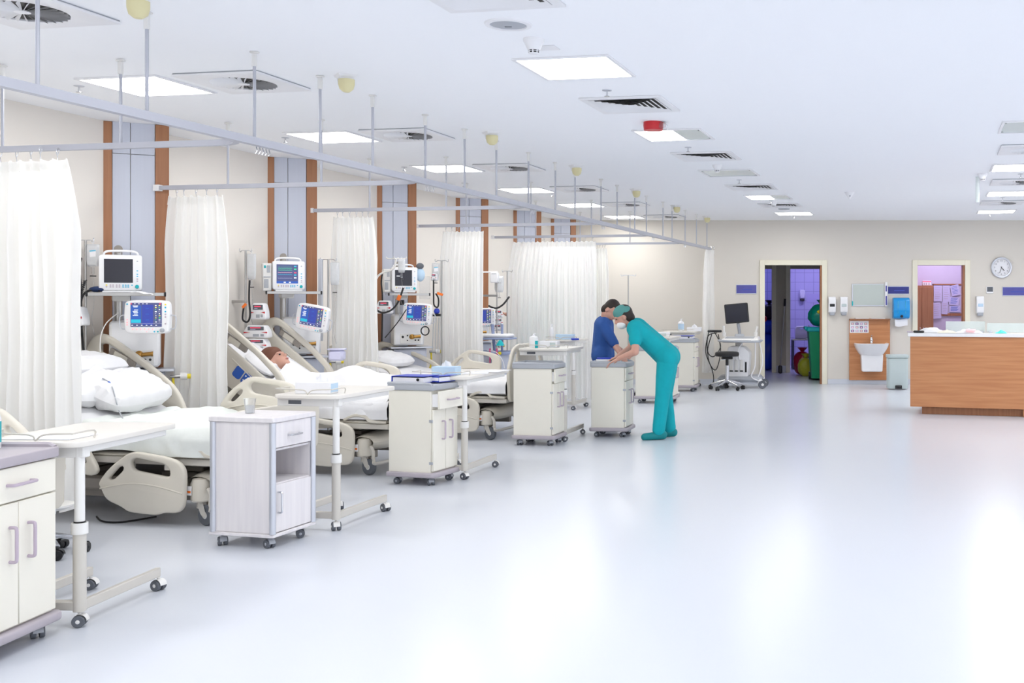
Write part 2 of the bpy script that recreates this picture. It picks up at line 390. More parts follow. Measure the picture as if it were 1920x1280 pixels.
# ---------------------------------------------------------------- curtain tracks
ZR = 2.36
def rail_at(Y): return Vector((rail_x(Y), Y, ZR))
hm = MB(M_RAIL).cyl((0, 0, 0), (0, 0, CEIL - ZR - .10), .009, n=8).mesh('hanger_rod')
cm = MB(M_OFFW).box(-.012, .012, -.012, .012, -.085, -.010).box(-.024, .024, -.014, .014, -.010, 0).mesh('ceiling_bracket')
def hanger(root, p):
    o = bpy.data.objects.new('hanger_rod', hm); COL.objects.link(o); o.parent = root; o.location = p
    c = bpy.data.objects.new('ceiling_bracket', cm); COL.objects.link(c); c.parent = o; c.location = (0, 0, CEIL - ZR - .02)
mr = thing('curtain_track', 'long grey curtain track hung from the ceiling along the whole row of beds', 'curtain track', (0, 0, 0))
part('track', MB(M_RAIL).tube([rail_at(2.5), rail_at(18.5)], .030, 4), mr)
for Y in (3.4, 4.6, 5.24, 6.07, 6.72, 7.35, 8.11, 8.79, 9.43, 10.18, 10.9, 11.5, 12.4, 13.03, 13.8, 14.36, 15.24, 15.77, 16.6, 17.4, 18.2): hanger(mr, rail_at(Y) + Vector((0, 0, .02)))
JY = [6.08, 8.13, 10.26, 12.46, 14.7, 16.6]
DE = Vector((.983, -.184, 0)); DD = Vector((.184, .983, 0))
HOOK = MB(M_CHROME).tube(smooth([(0, 0, .02), (.008, 0, .045), (0, 0, .06), (-.008, 0, .045), (0, 0, 0), (0, 0, -.02)], 3), .0022, 5).mesh('hook')
TRL = ['first, nearest to the camera', 'second, above the bed with folded pillows', 'third, above the sleeping patient', 'fourth, above the third bed', 'fifth, carrying the wide drawn curtain', 'sixth, nearest to the end wall']
def track_t(j, px): 
    J = rail_at(JY[j]); return (2000 * J.x - (px - 1370) * J.y) / ((px - 1370) * .184 + 1966)
for k, Y in enumerate(JY):
    J = rail_at(Y); tl = (J.x - wall_x(Y)) - .35
    r = thing('cross_track', 'grey cross track for a bay curtain, ' + TRL[k], 'curtain track', J, 0, 'cross tracks over the bays')
    pts = [Vector((0, 0, 0)) - DE * tl] + smooth([-DE * .30, -DE * .16 - DD * .02, -DE * .06 - DD * .09, -DE * .028 - DD * .22], 5)
    part('track', MB(M_RAIL).tube(pts, .024, 4), r)
    part('end_cap', MB(M_WHITE).tube([pts[0] - DE * .03, pts[0] + DE * .02], .034, 4), r)
    for t in (.27, .62): hanger(r, -DE * (tl * (1 - t)) + Vector((0, 0, .012)))
    # spare gliders parked at the joint
    g = MB(M_CHROME)
    for i in range(5):
        q = DD * (.05 + i * .03) - DE * .03
        g.tube([q + Vector((0, 0, -.02)), q + Vector((.006, 0, -.045)), q + Vector((-.004, 0, -.06))], .003, 4)
    part('gliders', g, r)['kind'] = 'stuff'
# hanging IV bracket of the tracks ------------------------------------------------ curtains
def curtain(label, p0, p1, q0, q1, ztop, zbot, folds, amp, seed, group='bay curtains'):
    """cloth from p0..p1 on the track to q0..q1 at the hem"""
    p0, p1, q0, q1 = map(Vector, (p0, p1, q0, q1)); d = (p1 - p0).normalized(); nrm = Vector((d.y, -d.x, 0))
    root = thing('bay_curtain', label, 'curtain', p0, 0, group)
    def fn(u, v):
        a = p0.lerp(p1, u); b = q0.lerp(q1, u); s = min(1, v * 5) ** .8
        p = a.lerp(b, s * .75 + v * .25)
        ph = 2 * pi * folds * (u + .03 * noise.noise((u * 3, seed, 0)) + .012 * noise.noise((u * 5, v * 2.2, seed)))
        am = amp * (.45 + .75 * s) * (1 + .5 * noise.noise((u * 7, seed * 3, v)))
        p = p + nrm * (am * sin(ph) + .35 * am * sin(ph * 2.3 + seed) + .03 * noise.noise((u * 4, v * 3, seed + 9)))
        z = ztop + (zbot - ztop) * v + (.012 * sin(ph * .5 + seed) if v > .97 else 0) + (-.014 * (1 - cos(2 * pi * u * folds)) * .5 if v < .02 else 0)
        return Vector((p.x, p.y, z)) - p0
    n = int(folds * 14)
    m = MB(M_CURT).grid(fn, n, 40)
    part('cloth', m, root, sharp=180)
    hd = MB(M_CURT); hd.grid(lambda u, v: fn(u, v * .035) + nrm * .006, n, 3); part('heading_tape', hd, root, sharp=180)
    nh = max(3, min(12, int(folds * .8)))
    for i in range(nh):
        o = bpy.data.objects.new('hook', HOOK); COL.objects.link(o); o.parent = root
        o.location = fn((i + .5) / nh, 0) + Vector((0, 0, .012))
def tp(j, px): return rail_at(JY[j]) - DE * track_t(j, px)
def ctr(j, a, b, c, d, zb, folds, amp, label): 
    curtain(label, *[Vector((v.x, v.y, 0)) for v in (tp(j, a), tp(j, b), tp(j, c), tp(j, d))], ZR - .065, zb, folds, amp, j + 1.3)
ctr(0, -95, 128, -95, 142, .22, 10, .036, 'white bay curtain nearest to the camera, cut by the left picture edge')
ctr(1, 317, 418, 309, 428, .22, 7, .029, 'white bay curtain gathered beside the dark patient monitor')
ctr(2, 627, 697, 622, 708, .22, 8, .027, 'white bay curtain gathered behind the sleeping patient')
ctr(3, 831, 907, 824, 905, .22, 9, .027, 'white bay curtain gathered beside the third bed')
ctr(4, 963, 1118, 951, 1120, .10, 17, .020, 'wide white bay curtain drawn out behind the bottles')
ctr(5, 1117, 1138, 1115, 1142, .2, 5, .03, 'narrow white bay curtain just behind the wide drawn one')
e0 = rail_at(18.15); e1 = rail_at(18.5)
curtain('slim white curtain hanging alone at the far end of the long track', Vector((e0.x - .02, e0.y, 0)), Vector((e1.x + .06, e1.y, 0)), Vector((e0.x - .05, e0.y, 0)), Vector((e1.x + .04, e1.y, 0)), ZR - .02, .24, 5, .03, 7.7)
# ---------------------------------------------------------------- ceiling fittings
def ceil_light(p, label, half=0, group='square ceiling lights', s=.59):
    r = thing('ceiling_light', label, 'ceiling light', p, RZ, group); h = s / 2
    fr = MB(M_WHITE).at(0, 0, -.006); fr.prism([(-h, -h), (h, -h), (h, h), (-h, h)], .006, [[(-h + .022, -h + .022), (-h + .022, h - .022), (h - .022, h - .022), (h - .022, -h + .022)]], .002); part('frame', fr, r)
    i = h - .024
    if half == 0: part('diffuser', MB(M_LIT).box(-i, i, -i, i, -.006, -.001, .001), r)
    elif half == 1:
        part('diffuser', MB(M_LIT).box(-i, i * .15, -i, i, -.006, -.001, .001), r); part('dark_tube_cover', MB(M_UNLIT).box(i * .15 + .002, i, -i, i, -.006, -.001, .001), r, 'unlit half of the light')
    else: part('diffuser', MB(M_UNLIT).box(-i, i, -i, i, -.006, -.001, .001), r, 'unlit grey glass')
    for sx in (-1, 1):
        for sy in (-1, 1): part('clip', MB(M_STEEL).at(sx * i * .96, sy * i * .8, -.006).lathe([(.006, 0), (.006, -.005), (.003, -.007)], 8), r)
def cp(px, py): return onz(px, py, CEIL)
lefty = [7.01, 9.19, 11.36, 13.6, 15.7, 17.86]
for k, (px, py) in enumerate([(277, 160), (625, 256), (840, 315), (987, 356), (1090, 384), (1170, 406)]):
    ceil_light(cp(px, py), 'lit square ceiling light above the beds, %s of that row from the camera' % ORD[k].replace('nearest', 'first'))
for k, (px, py, hf, lb) in enumerate([(1080, 126, 0, 'lit square ceiling light beside the smoke detector, largest in the middle row'), (1264, 252, 1, 'half-lit square ceiling light under the red alarm beacon'), (1368, 323.5, 2, 'unlit grey square ceiling light in the middle row'), (1441, 369, 1, 'half-lit small square ceiling light deep in the middle row'), (1489, 399.5, 0, 'lit square ceiling light of the middle row nearest to the end wall')]):
    ceil_light(cp(px, py), lb, hf)
for k, (px, py, hf, lb) in enumerate([(1945, 236, 2, 'unlit ceiling light cut by the right picture edge'), (1912, 313, 0, 'lit ceiling light of the right row, first from the camera'), (1893, 362, 0, 'lit ceiling light of the right row, second from the camera'), (1868, 396, 0, 'lit ceiling light of the right row, above the wall clock')]):
    ceil_light(cp(px, py), lb, hf)
# the same grid goes on over and beside the camera
for X, Y in ((-4.2, 4.8), (-4.6, 2.6), (-1.75, 3.9), (-2.2, 1.3), (2.3, 6.0), (1.8, 3.3), (5.5, 15.5), (5.0, 12.6), (4.6, 9.8), (4.1, 7.0), (3.4, 4.2), (8.4, 14.5), (7.8, 11.0), (7.3, 7.5), (6.6, 4.0)):
    ceil_light(Vector((X, Y, CEIL)), 'square ceiling light of the grid continuing beyond the picture', 0, 'ceiling lights beyond the picture')
VANE = None
def swirl(p, label):
    r = thing('swirl_diffuser', label, 'air vent', p, RZ, 'round swirl vents in square plates'); h = .295; R = .20
    m = MB(M_WHITE).at(0, 0, -.013); m.prism([(-h, -h), (h, -h), (h, h), (-h, h)], .006, [circ(0, 0, R, 40)[::-1]], .002); part('plate', m, r)
    part('shadow_gap', MB(M_GREY).at(0, 0, -.0035).prism([(-h + .004, -h + .004), (h - .004, -h + .004), (h - .004, h - .004), (-h + .004, h - .004)], .003), r)  # grey slab draws the shadow line around the plate
    part('recess_shade', MB(M_DARK).at(0, 0, -.0075).prism(circ(0, 0, R, 40), .0005), r)  # flat dark disc, shade of an unbuilt opening put into its colour
    m = MB(M_WHITE); N = 28
    for i in range(N):
        a = 2 * pi * i / N; m.at(0, 0, -.020, rz=a); m.add([(.035, -.003, -.002), (R, -.008, -.006), (R, .008, .010), (.035, .003, .004)], [[0, 1, 2, 3]])
    m.at(0, 0, -.020).lathe([(.036, .004), (.036, -.002), (.02, -.004)], 20); part('vane_disc', m, r)
for k, (px, py) in enumerate([(42, 15), (457, 152), (765, 251), (956, 313), (1087, 353), (1173, 382), (1247, 405)]):
    swirl(cp(px, py), 'round swirl air vent in square plate above the beds, %s from the camera' % ORD[k].replace('nearest', 'first'))
for k, (px, py) in enumerate([(1935, 278), (1906, 340), (1878, 379)]):
    swirl(cp(px, py), ['swirl air vent cut by the right picture edge', 'swirl air vent between two lit lights of the right row', 'swirl air vent of the right row nearest to the end wall'][k])
def louvre(p, label):
    r = thing('louvre_vent', label, 'air vent', p, RZ, 'louvred square vents'); h = .295
    m = MB(M_WHITE).at(0, 0, -.007); i = h - .05; m.prism([(-h, -h), (h, -h), (h, h), (-h, h)], .006, [[(-i, -i), (-i, i), (i, i), (i, -i)]], .002); part('frame', m, r)
    part('recess_shade', MB(M_DARK).box(-i, i, -i, i, -.004, -.001, 0), r)  # flat dark sheet painted as the shade behind the louvres
    m = MB(M_WHITE)
    for q in range(6):
        a = i * (1 - q / 6.3); b = a - .030
        v = [(-a, -a, -.014), (a, -a, -.014), (a, a, -.014), (-a, a, -.014), (-b, -b, -.003), (b, -b, -.003), (b, b, -.003), (-b, b, -.003)]
        m.add(v, [[0, 1, 5, 4], [1, 2, 6, 5], [2, 3, 7, 6], [3, 0, 4, 7]])
    part('louvres', m, r)
for k, (px, py) in enumerate([(905, -18), (1183, 195), (1325, 292), (1410, 350), (1463, 384)]):
    louvre(cp(px, py), ['louvred square vent cut by the top picture edge', 'louvred square vent in front of the red alarm beacon', 'louvred square vent behind the half-lit light by the beacon', 'louvred square vent behind the unlit ceiling light', 'louvred square vent nearest to the end wall'][k])
def sprinkler(p, label):
    r = thing('sprinkler_head', label, 'sprinkler', p, 0, 'ceiling sprinklers')
    part('rose', MB(M_ALU).lathe([(.033, 0), (.03, -.004), (.008, -.006)], 16), r)
    m = MB(M_CHROME).lathe([(.006, -.006), (.006, -.035), (.018, -.04), (.018, -.043)], 10); part('deflector', m, r)
for k, (px, py) in enumerate([(148, 161), (535, 258), (758, 313), (1138, 169), (1290, 276), (1386, 337), (1446, 375), (1489, 404), (1914, 326), (1880, 370), (1856, 400), (870, 343), (1035, 362)]):
    sprinkler(cp(px, py), 'tiny chrome ceiling sprinkler ' + ['left of the nearest light above the beds', 'left of the second light above the beds', 'left of the third light above the beds', 'at the front edge of the louvred vent before the beacon', 'at the front edge of the second louvred vent', 'behind the unlit light', 'behind the small half-lit light', 'between the last middle light and the end wall', 'between the right lights, at the right edge', 'before the last right-hand vent', 'above the clock by the end wall', 'left of the fourth light above the beds', 'left of the fifth light above the beds'][k])
def smoke(p, label, s=1):
    r = thing('smoke_detector', label, 'smoke detector', p, 0, 'smoke detectors'); r.scale = (.84, .84, .66)
    part('base', MB(M_WHITE).lathe([(.062 * s, 0), (.062 * s, -.018 * s), (.055 * s, -.03 * s), (.034 * s, -.085 * s)], 24), r)
    m = MB(M_BLACK).lathe([(.0335 * s, -.083 * s), (.030 * s, -.105 * s)], 20); part('grille', m, r)
    m = MB(M_WHITE).lathe([(.030 * s, -.104 * s), (.028 * s, -.112 * s), (.015 * s, -.116 * s)], 20)
    for i in range(8):
        m.at(0, 0, 0, rz=i * pi / 4); m.box(.027 * s, .0345 * s, -.003 * s, .003 * s, -.107 * s, -.083 * s, 0)
    m.at().lathe([(.0335 * s, -.091 * s), (.0335 * s, -.095 * s)], 20); part('cage', m, r)
smoke(cp(1001, 73), 'white smoke detector just before the large lit ceiling light', 1.1); smoke(cp(1345, 309), 'white smoke detector before the unlit ceiling light'); smoke(cp(1451, 378), 'small white smoke detector at the last louvred vent'); smoke(cp(1842, 325), 'white smoke detector before the right row lights', 1.1)
r = thing('motion_sensor', 'small white cone-shaped sensor alone on the middle of the far ceiling', 'sensor', cp(1593, 360)); part('housing', MB(M_WHITE).lathe([(.07, 0), (.06, -.02), (.03, -.06), (.012, -.09)], 16), r); part('lens', MB(M_GREY).ball((0, -.03, -.05), .012), r)
solo('pull_rod', MB(M_GLASSG).cyl((0, 0, 0), (0, 0, -.29), .022, n=12), 'pale green hanging tube beside the right row smoke detector', 'ceiling fitting', cp(1841, 329) + Vector((-.02, .12, 0)))
r = thing('ceiling_speaker', 'round grey ceiling loudspeaker with white rim', 'loudspeaker', cp(953, 45)); part('rim', MB(M_WHITE).lathe([(.122, 0), (.118, -.008), (.095, -.010), (.092, -.003)], 32), r); part('grille', MB(M_GREY).lathe([(.094, -.004), (.05, -.012), (.0, -.014)], 32, cap=False), r); part('badge', MB(M_RUBBER).box(-.018, .018, -.004, .004, -.016, -.013, .001), r)
solo('ceiling_plate', MB(M_WHITE).box(-.06, .06, -.05, .05, -.006, 0), 'small white cover plate right of the smoke detector', 'cover plate', cp(1026, 89), RZ)
solo('ceiling_disc', MB(M_GREY).lathe([(.09, 0), (.085, -.012), (.05, -.016)], 24), 'small round grey ceiling disc under the last louvred vent', 'ceiling fitting', cp(1470, 391))
for k, (px, py) in enumerate([(258, -8), (648, 141), (921, 248), (1080, 310), (1192, 354), (1268, 385), (1325, 405)]):
    r = thing('nurse_call_lamp', 'white and yellowed corridor lamp on the ceiling, %s from the camera' % ORD[k].replace('nearest', 'first'), 'ceiling lamp', cp(px, py), RZ, 'yellowed lamps on the ceiling')
    part('base_plate', MB(M_WHITE).lathe([(.085, 0), (.075, -.01), (.06, -.018), (.052, -.055)], 4), r)
    part('shade', MB(M_YCREAM).at(.012, -.01, -.03).lathe([(.050, .0), (.050, -.03), (.042, -.06), (.02, -.078)], 14), r, 'yellowed lamp cover')
r = thing('alarm_beacon', 'red alarm beacon with clear end on the ceiling', 'alarm', cp(1225, 229), RZ); part('body', MB(M_RED).lathe([(.078, 0), (.08, -.03), (.075, -.065)], 20), r); part('strobe_lens', MB(M_CLEAR).box(.04, .105, -.05, .05, -.058, -.008, .01), r)
# ---------------------------------------------------------------- hospital beds
def wheel_mesh(r, w, tyre, hub):
    m = MB(tyre).at(0, 0, 0, rx=pi / 2); m.lathe([(r * .72, -w), (r * .93, -w), (r, -w * .6), (r, w * .6), (r * .93, w), (r * .72, w)], 24)
    m.mat(hub).lathe([(r * .16, -w * 1.25), (r * .25, -w * 1.05), (r * .70, -w * .8), (r * .74, -w * .95), (r * .74, w * .95), (r * .70, w * .8), (r * .25, w * 1.05), (r * .16, w * 1.25)], 24)
    return m.mesh('wheel')
W_BED = wheel_mesh(.068, .018, M_RUBBER, M_OFFW); W_TAB = wheel_mesh(.027, .011, M_RUBBER, M_OFFW); W_CAB = wheel_mesh(.026, .010, M_RUBBER, M_GREY); W_BLK = wheel_mesh(.029, .012, M_BLACK, M_BLACK)
def add_mesh(name, me, parent, loc=(0, 0, 0), rot=(0, 0, 0)):
    o = bpy.data.objects.new(name, me); COL.objects.link(o); o.parent = parent; o.location = loc; o.rotation_euler = rot; return o
def twin_mesh(r, hood):
    m = MB(hood).cyl((0, 0, r * 1.2), (0, 0, r * 2.35), r * .3, n=10)
    m.grid(lambda u, v: (r * 1.13 * cos(pi * (u * .85 + .02)) + .004, (v - .5) * r * 1.5, r + r * 1.13 * sin(pi * (u * .85 + .02))), 10, 2)
    for y in (-.75, .75): m.box(-r * .9, r * .9, y * r - .001, y * r + .001, r * .8, r * 1.5, 0)
    return m.mesh('caster')
C_TAB = twin_mesh(.027, M_OFFW); C_CAB = twin_mesh(.026, M_GREY); C_BLK = twin_mesh(.029, M_BLACK)
def caster(parent, x, y, kind, rz=0):
    cm_, wm, r = {'t': (C_TAB, W_TAB, .027), 'c': (C_CAB, W_CAB, .026), 'b': (C_BLK, W_BLK, .029)}[kind]
    o = add_mesh('caster', cm_, parent, (x, y, 0), (0, 0, rz))
    for s in (-1, 1): add_mesh('wheel', wm, o, (0, s * r * .62, r))
    return o
FR_OUT = [(0, .19), (.03, .235), (.09, .30), (.225, .395), (.29, .408), (.52, .38), (.62, .35), (.66, .29), (.65, .07), (.61, .02), (.49, .02), (.45, 0), (.23, .012), (.18, .045), (.06, .085), (.02, .16)]
FR_H1 = [(.25, .345), (.28, .368), (.51, .335), (.545, .30), (.55, .265), (.53, .25), (.28, .285), (.255, .31)]
FR_H2 = [(.085, .235), (.155, .305), (.195, .312), (.195, .285), (.12, .22), (.08, .218)]
HR_OUT = [(0, .0), (0.01, .27), (.07, .345), (.16, .345), (.46, .305), (.66, .255), (.75, .19), (.88, .04), (1.02, -.06), (.97, -.13), (.5, -.10), (.03, -.07)]
HR_H1 = [(.09, .265), (.14, .295), (.45, .258), (.64, .208), (.68, .165), (.62, .135), (.40, .17), (.14, .20), (.09, .22)]
HR_H2 = [(.755, .125), (.82, .055), (.93, -.05), (.90, -.075), (.80, -.01), (.735, .085)]
RC = {}
def rail_mesh(kind):
    if kind not in RC:
        m = MB(M_BEIGE)
        if kind == 'foot':
            m.prism(rounded(FR_OUT, .05), .02, [rounded(FR_H1, .03)[::-1], rounded(FR_H2, .02)[::-1]], .014)
            for s in (-1, 1): m.at().tube(smooth([(.02, .16, s * .019), (.25, .20, s * .0205), (.45, .19, s * .0205), (.645, .15, s * .019)], 5), .006, 6)
        else:
            m.prism(rounded(HR_OUT, .07), .02, [rounded(HR_H1, .04)[::-1], rounded(HR_H2, .02)[::-1]], .014)
            for s in (-1, 1): m.at().tube([(.30, .125, s * .020), (.52, .085, s * .020)], .006, 6)
        m.T = Matrix(); RC[kind] = m.mesh('rail')
    return RC[kind]
def bedpos(loc, rz): return Matrix.Translation(Vector(loc)) @ Matrix.Rotation(rz, 4, 'Z')
BZ = .60; HX = -.05
def make_bed(label, loc, rz, ang, near_head=True, near_foot_down=True, tallfoot=False, nhx=0, ffx=0, flip=False):
    r = thing('hospital_bed', label, 'hospital bed', loc, rz, 'ward beds'); a = rad(ang)
    for x in (-.72, .76):      # foot and head chassis covers
        m = MB(M_BEIGE)
        m.grid(lambda u, v: (x + .13 * cos(2 * pi * u) * (1 - .25 * abs(v * 2 - 1) ** 4), (v - .5) * .86, .27 + .085 * sin(2 * pi * u) * (1 - .45 * abs(v * 2 - 1) ** 3)), 20, 12)
        for y in (-.40, .40):
            m.at(x, y, 0).lathe([(.058, .155), (.066, .165), (.066, .27), (.055, .30), (.02, .31)], 18)
        m.at(); part('base_cover', m, r)
    m = MB(M_TAUPE).box(-.7, .7, -.30, .30, .17, .27, .02).box(-.75, .75, -.24, -.18, .12, .18).box(-.75, .75, .18, .24, .12, .18); part('chassis', m, r)
    for x in (-.72, .76):
        for y in (-.40, .40):
            f = MB(M_BEIGED).cyl((0, 0, .11), (0, 0, .165), .03, n=14)
            for s in (-1, 1): f.add([(-.02, s * .026, .15), (.045, s * .026, .15), (.075, s * .024, .068), (.05, s * .024, .05), (.02, s * .024, .075)], [[0, 1, 2, 3, 4]])
            c = part('caster', f, r, None, (x, y, 0), (0, 0, -.25 if x > 0 else .4)); add_mesh('wheel', W_BED, c, (.052, 0, .068))
        part('brake_pedal', MB(M_BEIGED).tube(smooth([(x + .075, -.43, .24), (x + .11, -.45, .20), (x + .12, -.46, .13), (x + .14, -.40, .10), (x + .14, .40, .10), (x + .12, .46, .13), (x + .11, .45, .20)], 4), .014, 8), r)
    for x in (-.45, .45):
        m = MB(M_TAUPE)
        for i, (hw, z0, z1) in enumerate(((.17, .25, .30), (.155, .305, .34), (.14, .345, .38))): m.box(x - hw, x + hw, -.2, .2, z0, z1, .006)
        part('lift_column', m, r)
    for x in (.42, .62):
        part('sticker', MB(M_WHITE).box(.70, .74, -.469, -.4665, .20, .26, .001).mat(M_ORANGE).box(.706, .734, -.4695, -.468, .215, .23, 0), r) if x == .42 else None
    m = MB(M_BEIGED)
    for y in (-.42, .42): m.box(-.95, 1.0, y - .02, y + .02, .385, .43, .006)
    for x in (-.94, -.5, 0, .5, .98): m.box(x - .02, x + .02, -.41, .41, .39, .425, .004)
    m.mat(M_DARK).box(-.6, .9, -.36, .36, .375, .388, 0); part('deck_frame', m, r)
    m = MB(M_BEIGE).box(-.05, .98, -.44, .44, .432, .455, .01)
    for y in (-1, 1): m.tube(smooth([(.98, y * .43, .445), (.85, y * .46, .455), (.80, y * .46, .49), (.70, y * .455, .50), (.6, y * .45, .46)], 4), .014, 6)
    part('seat_deck', m, r)
    m = MB(M_BEIGE).at(HX, 0, .445, ry=a); m.box(-.88, -.02, -.44, .44, -.012, .012, .01); m.at(); part('back_deck', m, r)
    def prof(u):
        s = u * 1.9 - .88
        if s < 0: return HX + s * cos(a), -s * sin(a), a
        return HX + s, 0, 0
    def mt(u, v):
        x, dz, aa = prof(u); th = 2 * pi * v; cy, cz = cos(th), sin(th)
        yy = .43 * (abs(cy) ** .35) * (1 if cy > 0 else -1); zz = .075 * (abs(cz) ** .5) * (1 if cz > 0 else -1); e = 1 - .04 * (abs(u * 2 - 1) ** 30)
        return x + zz * sin(aa), yy * e, .53 + dz + zz * cos(aa)
    part('mattress', MB(M_SHEET).grid(mt, 40, 36), r)
    kp = MB(M_BLUE)
    kp.prism(rrect(-.075, -.005, -.05, .05, .02), .002, bev=.001).prism(rrect(.005, .085, -.05, .05, .02), .002, bev=.001).mat(M_WHITE)
    for i in range(3):
        for j in (-1, 1): kp.at(.022 + i * .023, j * .02, .002).lathe([(.007, 0), (.006, .001)], 10)
    kp.at()
    for s in (-1, 1):
        if s < 0 and not near_head: continue
        R = Matrix.Translation((HX + .10 + (nhx if s < 0 else 0), s * .49, .345)) @ Matrix.Rotation(a * .94, 4, 'Y') @ Matrix.Diagonal((1.25, 1, 1.05, 1)) @ Matrix.Translation((-1.0, 0, .06)) @ Matrix.Rotation(pi / 2, 4, 'X')
        o = add_mesh('head_rail', rail_mesh('head'), r); o.matrix_local = R
        k = part('keypad', kp, o, 'blue control keypad', (.43, .055, .022)); k.rotation_euler = (0, 0, -.12)
        if s > 0: k.rotation_euler = (pi, 0, .12); k.location = (.43, .055, -.022)
        b = MB(M_TAUPE).box(.16, .36, .22, .275, -.012, .012, .006).mat(M_BEIGE).box(.20, .30, .225, .27, -.018, .018, .004); part('switch_box', b, o)
        dn = (s < 0 and near_foot_down); z0 = .07 if dn else .49
        o = add_mesh('foot_rail', rail_mesh('foot'), r); fx = .07 + (ffx if s > 0 else 0)
        o.matrix_local = Matrix.Translation((fx + (.66 if flip and s > 0 else 0), s * .50, z0)) @ Matrix.Rotation(pi / 2, 4, 'X') @ Matrix.Diagonal((-1 if flip and s > 0 else 1, 1, 1, 1))
        part('rail_arm', MB(M_BEIGED).box(.25, .29, s * .43 - .01, s * .49 + .01, .36, z0 + .12 if not dn else .40).box(.55, .59, s * .43 - .01, s * .49 + .01, .36, z0 + .12 if not dn else .40), r)
    if not near_head:
        o = add_mesh('foot_rail', rail_mesh('foot'), r); o.matrix_local = Matrix.Translation((.07, -.50, .07)) @ Matrix.Rotation(pi / 2, 4, 'X')
    m = MB(M_BEIGE); m.T = Matrix.Translation((-.98, 0, 0)) @ Matrix(((0, 0, 1, 0), (1, 0, 0, 0), (0, 1, 0, 0), (0, 0, 0, 1)))
    m.prism(rounded([(-.42, .45), (-.43, .78), (-.30, .92), (.30, .92), (.43, .78), (.42, .45)], .06), .016, [rounded([(-.30, .80), (-.22, .86), (.22, .86), (.30, .80)], .02)[::-1]], .008); part('headboard', m, r)
    m = MB(M_BEIGE); m.T = Matrix.Translation((1.03, 0, 0)) @ Matrix(((0, 0, 1, 0), (1, 0, 0, 0), (0, 1, 0, 0), (0, 0, 0, 1)))
    if tallfoot:
        m.prism(rounded([(-.44, .40), (-.47, .74), (-.36, .95), (-.22, 1.0), (.22, 1.0), (.36, .95), (.47, .74), (.44, .40)], .06), .018, [rounded([(-.40, .76), (-.32, .90), (-.22, .93), (-.25, .76)], .03)[::-1], rounded([(.40, .76), (.32, .90), (.22, .93), (.25, .76)], .03)], .012)
    else:
        m.prism(rounded([(-.44, .40), (-.46, .70), (-.40, .745), (.40, .745), (.46, .70), (.44, .40)], .05), .018, bev=.012)
    part('footboard', m, r)
    return r
BRZ = -rad(12.8)
BEDS = [Vector((-4.51, 5.23, 0)), Vector((-4.09, 7.49, 0)), Vector((-3.72, 9.50, 0)), Vector((-3.22, 11.78, 0))]
make_bed('beige hospital bed with only a raised rail showing behind the nearest cabinet', BEDS[0], BRZ, 10, flip=True, ffx=.1)
make_bed('beige hospital bed with heaped white pillows and its near rail folded down', BEDS[1], BRZ, 26, ffx=.12)
make_bed('beige hospital bed with raised back on which a patient lies', BEDS[2], BRZ, 33, nhx=.17, ffx=-.15)
make_bed('flatter beige hospital bed behind the blue folders and tissue box', BEDS[3], BRZ, 12, tallfoot=True, ffx=-.22)
def surf(x, ang): return BZ + (max(0, HX - x) * math.tan(rad(ang)))
def bed_cloth(name, label, cat, bed, x0, x1, half, off, drop, ang, seed, mt_, wr=.012, lump=None, nx=60, ny=50, droph=None):
    """a sheet lying over the mattress and hanging down at both sides"""
    tot = half + drop
    def fn(u, v):
        x = x0 + (x1 - x0) * u; q = (v * 2 - 1) * tot; s = 1 if q > 0 else -1; aq = abs(q)
        dl = drop * (droph(u) if droph else 1)
        if aq < half - .03: y, dz = aq, 0
        elif aq < half + .03:
            t = (aq - half + .03) / .06; y = half - .03 + .035 * sin(t * pi / 2); dz = -.035 * (1 - cos(t * pi / 2))
        else: y = half + .008 + .03 * noise.noise((x * 7, s * 3, seed)) * (aq - half) / drop + .012; dz = -.035 - (aq - half - .03) * dl / drop
        z = surf(x, ang) + off + dz
        w = wr * (noise.noise((x * 5, q * 6, seed)) + .6 * noise.noise((x * 13 + q * 4, q * 9, seed + 4)))
        if dz > -.03: z += w + wr * .8
        else: y += abs(w) * 1.2
        if lump: z += lump(x, s * y)
        return (x, s * y, max(z, .40))
    return solo(name, MB(mt_).grid(fn, nx, ny), label, cat, bed, BRZ, sharp=180)
def cushion(sx, sy, h, seed, m=None, wr=.02):
    """plump pillow, local, resting on z=0"""
    mb = MB(m or M_SHEET)
    def f(sgn):
        def fn(u, v):
            a, b = u * 2 - 1, v * 2 - 1; e = (max(0, 1 - abs(a) ** 3.2) * max(0, 1 - abs(b) ** 3.2)) ** .42
            pin = 1 - .10 * (abs(a) ** 2) * (abs(b) ** 2) * 1.5
            z = h * .5 + sgn * h * .5 * e + wr * e * noise.noise((a * 2.4 + seed, b * 2.8, sgn)) + wr * .5 * e * noise.noise((a * 6 + seed, b * 7, sgn))
            return (a * sx * .5 * pin, b * sy * .5 * pin, z)
        return fn
    mb.grid(f(1), 26, 22); mb.grid(f(-1), 26, 22)
    return mb
def on_bed(k, x, y, dz, ang): 
    v = bedpos(BEDS[k], BRZ) @ Vector((x, y, surf(x, ang) + dz)); return v
def lay(o, k, x, y, dz, ang, tilt=None, yaw=0):
    t = rad(ang) if tilt is None else tilt
    o.matrix_world = Matrix.Translation(on_bed(k, x, y, dz, ang)) @ Matrix.Rotation(BRZ, 4, 'Z') @ Matrix.Rotation(t, 4, 'Y') @ Matrix.Rotation(yaw, 4, 'Z')
